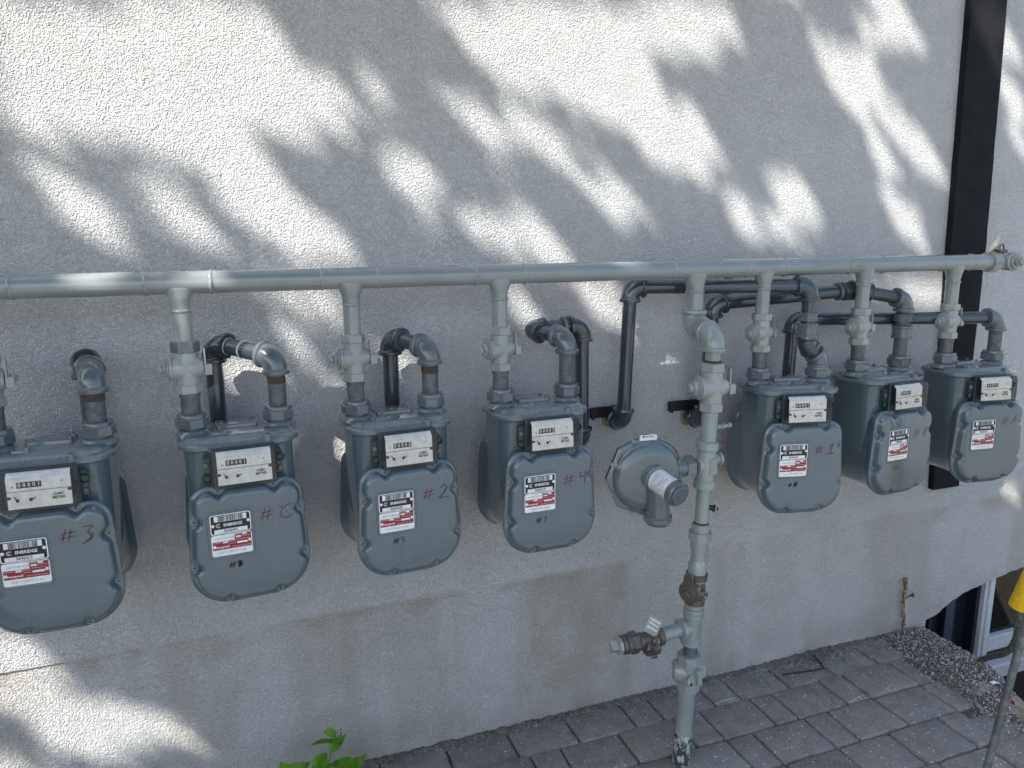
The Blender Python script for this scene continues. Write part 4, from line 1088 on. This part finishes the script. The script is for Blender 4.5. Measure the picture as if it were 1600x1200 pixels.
GL = {
 '3': [[(0, .95), (.6, .98), (.25, .55), (.62, .40), (.55, .05), (.15, -.05)]],
 'C': [[(.85, .98), (.5, .95), (.18, .65), (.08, .3), (.3, 0), (.65, .0), (.95, .15)], [(.0, .86), (.25, .92)], [(.5, .42), (.56, .44)]],
 '2': [[(.05, .8), (.3, 1.05), (.6, .8), (.4, .4), (0, 0), (.8, .02)]],
 '4': [[(.1, 1.0), (.05, .55), (.5, .62)], [(.55, 1.05), (.5, 0)]],
 '1': [[(.1, .7), (.45, 1.05), (.3, .1)], [(-.1, 0), (.75, .03)]],
 '8': [[(.5, .9), (.2, .75), (.55, .35), (.3, 0), (.05, .3), (.5, .7), (.5, .9)]],
 'A': [[(0, 0), (.35, 1.05), (.6, 0)], [(.1, .42), (.6, .48)]],
 '5': [[(.6, .9), (.15, .9), (.1, .5), (.5, .5), (.5, .05), (.1, 0)]],
 '7': [[(0, .9), (.6, .92), (.3, 0)]],
}
def shift(P, dx): return [[(x + dx, y) for x, y in p] for p in P]
meter0 = make_meter()
SER = ['5645413', '5645425', '5645420', '5645418', '5645419', '5645427', '5645411']
CNT = ['00001', '00001', '00002', '00003', '00001', '00001', '00002']
BIG = ['3', 'C', '2', '4', '1', '8', 'A']
SM = [None, '8', '5', '7', '8', '2', None]
MLAB = ['grey gas meter marked #3, cut off by the left edge of the photo', 'grey gas meter with red #6-like mark and scribbled #8 under its label, second from left',
        'grey gas meter marked #2 in red and black with small black #5', 'grey gas meter marked #4 in red with small black #7, left of the round regulator',
        'grey gas meter marked #1 with underlined digit, just right of the riser', 'grey gas meter with faint #8 mark and small brown #2, second from right',
        'grey gas meter marked #A, the last one on the right by the black band']
ALLM = [meter0] + [copy_tree(meter0) for _ in range(6)]
for i in range(7):
    m = ALLM[i]
    cx, cy, rz, _, _ = MET[i]
    m.location = (cx, cy, .880); m.rotation_euler = (0, 0, rz)
    tag(m, MLAB[i], 'gas meter', 'gas meters hanging from the header')
    ks = {k.name.split('.')[0]: k for k in kids(m)}
    Ti = Matrix.Translation((0, -.146, .3765)) @ Matrix.Rotation(R(-4), 4, 'X') @ Matrix.Diagonal((.99, 1, 1.09, 1))
    ix = ks['index_housing']
    for k, ch in enumerate(CNT[i]): text('digit', ch, .0125, 'digit_white', ix, Ti @ front_T(-.0405 + k * .0103, -.0009, .0150), .0002)
    text('serial_number', SER[i], .0100, 'number_ink', ks['black_name_plate'], front_T(-.047, -.1578, .2035 + .0112), .0002)
    big = shift(GL[BIG[i]], 1.35)
    hm = 'marker_red' if i in (1, 3, 0) else ('marker_red' if i in (2, 4) else 'marker_faint')
    sc_ = (.034, .034, .034, .036, .032, .034, .032)[i]
    hx, hz = ((.030, .240), (.026, .225), (.030, .225), (.030, .215), (.030, .220), (.028, .220), (.030, .235))[i]
    strokes('handwritten_hash', HASH, hm, m, hx, hz, sc_, .0011, .1)
    strokes('handwritten_number', big, 'marker_black' if i in (2, 4) else hm, m, hx, hz, sc_ * 1.08, .0011, .1)
    if i == 0: strokes('black_pen_curve', [[(1.9, .45), (2.05, .2), (1.8, -.1), (1.4, -.25)]], 'marker_black', m, hx, hz, sc_, .0011)
    if SM[i]:
        k_ = 'marker_black' if i != 5 else 'rusty_iron'
        strokes('small_handwriting', HASH + shift(GL[SM[i]], 1.25), k_, m, -.060, .108, .018 if i in (1, 2, 3) else .014, .0013, .1)
        if i in (1, 4): strokes('small_scribble', [[(1.2, .9), (1.9, .8), (1.25, .6), (1.95, .5), (1.3, .3), (1.9, .2), (1.3, .05)]], k_, m, -.060, .108, .018, .0018)

# ================================================================== SMALL THINGS
# yellow guy wire guard, its cable, and a leaning galvanised pipe in front
gp = Vector((2.925, -.30, .0)); gw = empty('guy_wire', gp); tag(gw, 'twisted steel guy wire rising from the well edge into a yellow plastic guard', 'guy wire'); T = fit_T(gp)
ctl = [gp + Vector((0, 0, -.03)), gp + Vector((-.015, -.03, .02)), Vector((2.880, -.40, .085)), Vector((2.805, -.50, .175)), Vector((2.745, -.57, .29)), Vector((2.690, -.605, .42)), Vector((2.68, -.63, .55))]
def spline(P, m=10):
    out = []
    for i in range(len(P) - 1):
        p0, p1, p2, p3 = P[max(i - 1, 0)], P[i], P[i + 1], P[min(i + 2, len(P) - 1)]
        for k in range(m):
            u = k / m; out.append(.5 * ((2 * p1) + (p2 - p0) * u + (2 * p0 - 5 * p1 + 4 * p2 - p3) * u * u + (3 * p1 - p0 - 3 * p2 + p3) * u ** 3))
    out.append(P[-1]); return out
SP = spline(ctl, 14)
for k in range(5):
    pts = []
    for i, p in enumerate(SP):
        d = (SP[min(i + 1, len(SP) - 1)] - SP[max(i - 1, 0)]).normalized(); a = d.cross(Vector((0, 1, 0))).normalized(); c = d.cross(a)
        ph = i * .55 + k * 2 * PI / 5; pts.append(p + (a * math.cos(ph) + c * math.sin(ph)) * .0075)
    b = MB(T); b.tube(pts, .0052, 8); b.build('wire_strand', 'wire_strand', gw, angle=80)
g0 = Vector((2.672, -.615, .455)); gd = Vector((.035, -.24, 1.0)).normalized()
b = MB(T); b.lathe([(.030, 0), (.0365, .003), (.0375, .02), (.0375, 1.9), (.033, 1.905)], 32, axis_T(g0, gd)); b.build('yellow_guard', 'guard_yellow', gw)
pp = Vector((2.165, -.90, -.01)); gpole = empty('leaning_pipe', pp); tag(gpole, 'thin galvanised pipe leaning at the right edge in front of the paving', 'pipe')
b = MB(); b.tube([(0, 0, 0), (.10, 0, .55), (.38, 0, 2.1)], .0120, 20); b.build('tube', 'galvanised', gpole)
# dead stalk at the wall
sp_ = Vector((2.785, -.035, -.005)); sk = empty('dead_stalk', sp_); tag(sk, 'dried reddish brown woody stalk standing against the wall', 'dead plant')
rnd = random.Random(14); pts = []
for k in range(22): u = k / 21; pts.append((-.012 * u + .006 * math.sin(u * 9) + rnd.uniform(-.0015, .0015), .01 * u, .29 * u))
b = MB(); b.tube(pts, .01, 9, rfun=lambda u: .0085 * (1.15 - .25 * u) * (1 + .25 * math.sin(u * 37)) + (.004 if u > .93 else 0)); b.build('stem', 'stalk_bark', sk, angle=70)
b = MB(); b.tube([(-.004, .006, .19), (.012, .0, .205), (.028, -.004, .212), (.034, -.004, .203)], .003, 7); 
for k in range(9): a = k * .7; b.tube([(.030, -.003, .208), (.030 + .012 * math.cos(a), -.004 + .006 * math.sin(a * 2), .208 + .012 * math.sin(a))], .002, 5)
b.build('side_twig', 'black_steel', sk)
b = MB(); b.tube([(.004, .0, .02), (-.01, -.01, .045), (-.016, -.004, .075)], .003, 6); b.tube([(.004, .004, .03), (.012, -.008, .05)], .003, 6); b.build('broken_twig', 'stalk_bark', sk)
# leafy weed at the bottom of the frame
def leaf_mesh(L, W, seed):
    rnd = random.Random(seed); b = MB(); N = 12; rows = []
    for i in range(N + 1):
        u = i / N; w = W * math.sin(PI * min(1, u ** .72 * .98 + .02)) ** .9 * (1 + (.16 if i % 2 else -.08) * (0 < i < N)); droop = -.20 * L * u * u
        row = []
        for j in range(-3, 4):
            v = j / 3; row.append((v * w, u * L - (.04 * L if abs(j) == 3 and i % 2 else 0), droop + .20 * w * abs(v) ** 1.2 + .02 * L * math.sin(u * 9 + v * 2)))
        rows.append(row)
    b.rings(rows, None, False, False, False); b.rings([[(.0012, 0, .0), (-.0012, 0, 0), (0, 0, -.0015)], [(.0006, -.03, -.003), (-.0006, -.03, -.003), (0, -.03, -.004)]], None)
    return b
weed = empty('leafy_weed', (.095, -.17, -.012)); weed.scale = (1.18, 1.18, 1.12); tag(weed, 'bright green leafy weed growing against the foot of the wall', 'weed')
LEAF = []
for k in range(4):
    o = leaf_mesh(.095 - .008 * k, .036 - .003 * k, k).build('leaf', 'leaf_green', weed, angle=180); LEAF.append(o.data); bpy.data.objects.remove(o)
rnd = random.Random(17)
stems = [((0, 0, 0), (.045, -.01, .16), (.072, 0, .245)), ((0, 0, 0), (-.04, -.02, .12), (-.075, -.03, .175)), ((0, 0, 0), (.07, -.03, .10), (.125, -.04, .16)), ((0, 0, 0), (0, -.03, .1), (.01, -.05, .19))]
for S_ in stems:
    Q = spline([Vector(p) for p in S_], 8); b = MB(); b.tube(Q, .002, 7, rfun=lambda u: .0026 - .0014 * u); b.build('stem', 'leaf_green', weed)
    n = len(Q)
    for k in range(5):
        q = Q[int((n - 1) * (.40 + .15 * k))]
        o = bpy.data.objects.new('leaf', LEAF[rnd.randrange(4)]); COL.objects.link(o); o.parent = weed; o.location = q
        s_ = rnd.uniform(.55, 1.0) * (.6 if k == 4 else 1); o.scale = (s_, s_, s_); o.rotation_euler = (R(rnd.uniform(5, 50)), R(rnd.uniform(-25, 25)), R(rnd.choice((-1, 1)) * rnd.uniform(20, 100) + rnd.uniform(-20, 20) + (180 if rnd.random() < .35 else 0)))
b = MB(); rnd = random.Random(5)
for k in range(26): c = Vector((.072 + rnd.uniform(-.012, .016), rnd.uniform(-.008, .008), .245 + rnd.uniform(-.03, .012))); b.lathe([(.001, -.003), (.0035, 0), (.001, .004)], 6, Matrix.Translation(c))
b.build('flower_buds', 'leaf_green', weed)
# sticks, straws, pebbles, litter
b = MB(); b.tube([(2.046, -.096, .006), (2.10, -.108, .009), (2.19, -.120, .008), (2.236, -.128, .012), (2.245, -.100, .016), (2.252, -.060, .020), (2.262, -.040, .018)], .0035, 7); o = b.build('stick', 'stalk_bark'); o.data.materials[0] = M['black_steel']; tag(o, 'thin black bent stick on the pavers near the wall', 'stick')
for pts, lab in (([(1.658, -.162, .004), (1.70, -.158, .007), (1.756, -.157, .004)], 'pale straw on the pavers right of the riser'), ([(2.36, -.335, .004), (2.40, -.318, .006), (2.43, -.31, .004)], 'short pale straw across a paver joint near the gravel'), ([(2.16, -.345, .004), (2.21, -.335, .007), (2.255, -.325, .004)], 'broken pale straw lying in the middle paver joint'), ([(2.02, -.25, .004), (2.04, -.243, .005)], 'tiny straw scrap on the wide paver')):
    b = MB(); b.tube(pts, .0014, 6); o = b.build('straw', 'straw_dry'); tag(o, lab, 'straw')
b = MB(); chip(b, 0, 0, 0, .022, random.Random(3)); o = b.build('litter_scrap', 'label_white'); o.location = (2.80, -.47, .022); o.scale = (1.3, .8, .4); tag(o, 'crushed white and black scrap of litter on the well kerb', 'litter')
b = MB(); chip(b, .0, -.02, -.006, .022, random.Random(6)); b.build('dark_side', 'black_steel', o)
for k, (x, y, s_, mt_) in enumerate(((2.79, -.54, .017, 'brown_brick'), (2.765, -.58, .013, 'label_red'), (2.62, -.545, .022, 'paver'), (2.70, -.05, .020, 'paver'))):
    b = MB(); chip(b, 0, 0, 0, s_, random.Random(k + 50)); o = b.build('pebble', mt_); o.location = (x, y, .008); tag(o, ('dark brown pebble by the well kerb', 'small reddish pebble by the well kerb', 'dark stone lying past the last full paver', 'dark stone at the wall behind the gravel')[k], 'pebble')
b = MB(); rnd = random.Random(77)      # fine bright crumbs over the paving
for k in range(900):
    x = rnd.uniform(.4, 2.6); y = -rnd.uniform(.02, 1.0); chip(b, x, y, .002, rnd.uniform(.0008, .0028) * (1.6 if rnd.random() < .05 else 1), rnd)
o = b.build('paving_grit', 'stone_chip', smooth=False); tag(o, 'tiny pale crumbs scattered over the dark paving', 'grit', kind='stuff')

# ================================================================== SHADE TREE, up and to the left behind the viewer: its leaves dapple the wall
# sunlit patches on the wall, metres (x, z): gaps in the canopy are left where their rays pass
LIT_AREAS = [
    [(-0.53, 2.45), (0.1, 2.51), (0.18, 2.41), (0.21, 2.29), (0.18, 2.24), (0.24, 2.17), (0.25, 2.11), (0.2, 2.1), (0.09, 2.15), (0.11, 2.09), (0.21, 1.96), (0.36, 1.85), (0.38, 1.79), (0.35, 1.77), (0.14, 1.77), (0.05, 1.85), (-0.04, 1.93), (-0.09, 2.01), (-0.12, 2.06), (-0.19, 2.07), (-0.26, 2.12), (-0.57, 2.11)],
    [(0.56, 2.55), (0.64, 2.47), (0.75, 2.38), (0.87, 2.32), (1.1, 2.26), (1.26, 2.19), (1.35, 2.11), (1.48, 2.03), (1.66, 2.05), (1.71, 2.15), (1.66, 2.25), (1.51, 2.3), (1.38, 2.38), (1.44, 2.44), (1.6, 2.44), (1.75, 2.53), (1.7, 2.66)],
    [(2.17, 2.7), (2.58, 2.74), (2.65, 2.61), (2.64, 2.53), (2.47, 2.56), (2.31, 2.57), (2.21, 2.64)],
    [(2.66, 2.75), (2.81, 2.76), (2.83, 2.4), (2.78, 2.47)],
    [(1.07, 1.69), (1.32, 1.69), (1.33, 1.45), (1.21, 1.49), (1.11, 1.6)],
    [(2.24, 1.68), (2.34, 1.63), (2.58, 1.64), (2.87, 1.67), (2.89, 1.5), (2.74, 1.53), (2.59, 1.6)],
    [(0.04, 1.68), (0.11, 1.69), (0.31, 1.69), (0.31, 1.53), (0.22, 1.58), (0.13, 1.64)],
    [(-0.1, 1.53), (0.08, 1.49), (0.1, 1.42), (0.01, 1.36), (-0.09, 1.41)],
    [(0.44, 1.52), (0.56, 1.48), (0.58, 1.36), (0.52, 1.33), (0.44, 1.36)],
    [(0.26, 1.39), (0.42, 1.24), (0.42, 1.02), (0.25, 1.04)],
    [(-0.85, 0.8), (-0.64, 0.71), (-0.61, 0.66), (-0.63, 0.59), (-0.55, 0.49), (-0.5, 0.45), (-0.36, 0.42), (-0.27, 0.33), (-0.25, 0.23), (-0.26, 0.2), (-0.39, 0.25), (-0.46, 0.27), (-0.45, 0.19), (-0.49, 0.2), (-0.59, 0.27), (-0.68, 0.37), (-0.74, 0.45), (-0.86, 0.5)],
    [(-0.87, 0.4), (-0.69, 0.3), (-0.62, 0.17), (-0.89, 0.25)],
]
LIT_OVALS = [      # centre, long half axis, short half axis
    (-0.40, 1.92, 0.138, -0.132, -0.038, -0.046),
    (-0.14, 1.90, 0.101, -0.118, -0.034, -0.033),
    (0.29, 2.24, 0.071, -0.084, -0.054, -0.045),
    (0.43, 2.31, 0.073, -0.082, -0.022, -0.018),
    (0.54, 2.02, 0.089, -0.086, -0.057, -0.053),
    (0.73, 2.22, 0.109, -0.097, -0.042, -0.039),
    (0.96, 2.17, 0.122, -0.093, -0.052, -0.053),
    (1.31, 1.96, 0.096, -0.113, -0.041, -0.025),
    (1.22, 1.96, 0.097, -0.098, -0.034, -0.025),
    (0.97, 1.83, 0.137, -0.126, -0.040, -0.036),
    (0.80, 1.86, 0.104, -0.083, -0.038, -0.041),
    (0.60, 1.80, 0.083, -0.048, -0.013, -0.021),
    (1.80, 1.90, 0.088, -0.081, -0.042, -0.030),
    (2.04, 1.99, 0.129, -0.111, -0.070, -0.050),
    (1.99, 1.87, 0.074, -0.066, -0.057, -0.040),
    (2.19, 2.43, 0.141, -0.166, -0.052, -0.025),
    (2.34, 2.43, 0.128, -0.126, -0.066, -0.036),
    (2.64, 2.18, 0.162, -0.143, -0.068, -0.039),
    (2.44, 2.16, 0.085, -0.116, -0.064, -0.024),
    (2.60, 1.90, 0.158, -0.134, -0.061, -0.038),
    (3.13, 2.42, 0.116, -0.107, -0.061, -0.029),
    (3.21, 2.22, 0.081, -0.076, -0.050, -0.023),
    (2.97, 2.56, 0.065, -0.061, -0.029, -0.014),
    (1.50, 1.62, 0.105, -0.019, -0.003, -0.019),
    (1.51, 1.34, 0.076, -0.060, -0.028, -0.028),
    (0.15, 1.52, 0.068, -0.067, -0.027, -0.029),
    (-0.35, 0.82, 0.059, -0.065, -0.037, -0.049),
    (3.42, 0.63, 0.072, -0.056, -0.055, -0.039),
    (2.39, 1.65, 0.133, -0.040, -0.009, -0.024),
    (0.91, 1.59, 0.077, -0.089, -0.040, -0.029),
]
LIT_SPOTS = [(0.02, 1.28, 0.07), (0.05, 1.28, 0.07), (-0.01, 1.29, 0.06), (2.98, 1.13, 0.05), (2.96, 1.20, 0.04), (0.09, 1.36, 0.03)]

def in_poly(x, z, P):
    c = False
    for i in range(len(P)):
        (x1, z1), (x2, z2) = P[i], P[i - 1]
        if (z1 > z) != (z2 > z) and x < (x2 - x1) * (z - z1) / (z2 - z1) + x1: c = not c
    return c
def hsh(i, j):
    v = math.sin(i * 127.1 + j * 311.7) * 43758.5453; return v - math.floor(v)
def streak(x, z):      # soft streaks along the sun's direction on the wall, for the parts of the canopy that shade things out of frame
    u, v = (x * 1.45 - z * 1.7) / 2.23 / .55, (x * 1.7 + z * 1.45) / 2.23 / .2
    i, j = math.floor(u), math.floor(v); a, b_ = u - i, v - j; a = a * a * (3 - 2 * a); b_ = b_ * b_ * (3 - 2 * b_)
    return (hsh(i, j) * (1 - a) + hsh(i + 1, j) * a) * (1 - b_) + (hsh(i, j + 1) * (1 - a) + hsh(i + 1, j + 1) * a) * b_
def gap(x, z):
    if any((x - a) ** 2 + (z - c) ** 2 < r_ * r_ for a, c, r_ in LIT_SPOTS): return True
    known = x > -.95 and z < 2.95 - max(0, x) * .13 and x < 3.75 and z > -.1
    if known:
        if any(in_poly(x, z, P) for P in LIT_AREAS): return True
        for cx, cz, ux, uz, vx, vz in LIT_OVALS:
            D = ux * vz - uz * vx; dx, dz = x - cx, z - cz
            p, q = (dx * vz - dz * vx) / D, (ux * dz - uz * dx) / D
            if p * p + q * q < 1: return True
        return False
    if z < 1.0 and x > -.7: return False
    return streak(x, z) > (.72 if z < -.3 else .5)
tree = empty('shade_tree', (-6.2, -6.6, 0)); tag(tree, 'leafy tree behind the viewer that dapples the wall with shade', 'tree')
rnd = random.Random(99); CSZ = .05; X0, Z0 = -2.6, -2.2; NX = 164; NZ = 128
rows = [[not gap(X0 + (i + .5) * CSZ, Z0 + (k + .5) * CSZ) for i in range(NX)] for k in range(NZ)]
def shade(i, k): return 0 <= k < NZ and 0 <= i < NX and rows[k][i]
lv = []; lf = []
e1 = SUN.cross(Vector((0, 0, 1))).normalized(); e2 = SUN.cross(e1).normalized()
def add_leaf(c, r_):
    nrm = (SUN + Vector((rnd.gauss(0, .28), rnd.gauss(0, .28), rnd.gauss(0, .28)))).normalized()
    a = nrm.cross(Vector((rnd.uniform(-1, 1), rnd.uniform(-1, 1), rnd.uniform(-1, 1)))).normalized(); bb = nrm.cross(a)
    o = len(lv); lv.extend([tuple(c + a * r_ * 1.25), tuple(c + bb * r_ * .8 + a * r_ * .2), tuple(c - a * r_), tuple(c - bb * r_ * .8 + a * r_ * .2)]); lf.append((o, o + 1, o + 2, o + 3))
for k in range(NZ):
    for i in range(NX):
        if not shade(i, k): continue
        near = any(not shade(i + di, k + dk) for di, dk in ((1, 0), (-1, 0), (0, 1), (0, -1), (2, -2), (-2, 2)) if 0 <= i + di < NX and 0 <= k + dk < NZ)
        for q in range(4):
            w = Vector((X0 + (i + rnd.random()) * CSZ, 0, Z0 + (k + rnd.random()) * CSZ))
            tt = max(5.6, (3.4 - w.z) / SUN.z); add_leaf(w + SUN * rnd.uniform(tt, tt + 1.3), .019 if near else .062)
me = bpy.data.meshes.new('crown'); me.from_pydata([tuple(Vector(p) - Vector((-6.2, -6.6, 0))) for p in lv], [], lf); me.materials.append(M['tree_leaf'])
o = bpy.data.objects.new('crown', me); COL.objects.link(o); o.parent = tree; o['kind'] = 'stuff'
b = MB(); b.tube(spline([Vector((0, 0, -.1)), Vector((.1, .1, 2)), Vector((-.1, .5, 4)), Vector((.3, 1.2, 5.6))], 6), .2, 14, rfun=lambda u: .24 - .12 * u); b.build('trunk', 'bark', tree)
# unseen leafy block, added on the left to darken the meters' sides
def sky_blocker(loc, sx, sy, sz, n, label, seed):
    h = empty('sky_blocker', loc, label=label, cat='sky_blocker'); rnd = random.Random(seed); v_, f_ = [], []
    for _ in range(n):
        fx, fy, fz = rnd.uniform(-1, 1), rnd.uniform(-1, 1), rnd.random()
        k_ = rnd.randrange(3)
        if k_ == 0: fx = math.copysign(1 - abs(rnd.gauss(0, .06)), fx)
        elif k_ == 1: fy = math.copysign(1 - abs(rnd.gauss(0, .06)), fy)
        else: fz = 1 - abs(rnd.gauss(0, .04))
        c = Vector((fx * sx, fy * sy, fz * sz + .06 * math.sin(fx * 9 + fy * 7)))
        nrm = Vector((rnd.gauss(0, 1), rnd.gauss(0, 1), rnd.gauss(.4, 1))).normalized(); a = nrm.orthogonal().normalized(); bb = nrm.cross(a); q = rnd.uniform(.04, .075)
        o_ = len(v_); v_.extend([tuple(c + a * q), tuple(c + bb * q * .6), tuple(c - a * q), tuple(c - bb * q * .6)]); f_.append((o_, o_ + 1, o_ + 2, o_ + 3))
    me_ = bpy.data.meshes.new('foliage'); me_.from_pydata(v_, [], f_); me_.materials.append(M['tree_leaf'])
    ob = bpy.data.objects.new('foliage', me_); COL.objects.link(ob); ob.parent = h; ob['kind'] = 'stuff'
    mb = MB(); mb.box(-sx * .86, sx * .86, -sy * .86, sy * .86, 0, sz * .94); mb.build('blocker_core', 'bark', h, smooth=False)
sky_blocker((-4.6, -3.4, 0), .45, 2.9, 2.1, 8000, 'added leafy block out of view that cuts skylight from the left', 1)
for P in (((0, .3, 3.2), (-1.6, .9, 4.9), (-2.0, 1.4, 6.6)), ((0, .5, 3.9), (1.6, 1.6, 5.2), (3.2, 2.6, 6.0)), ((.1, .9, 4.8), (.6, 2.2, 6.3), (.9, 3.2, 7.6))):
    pass
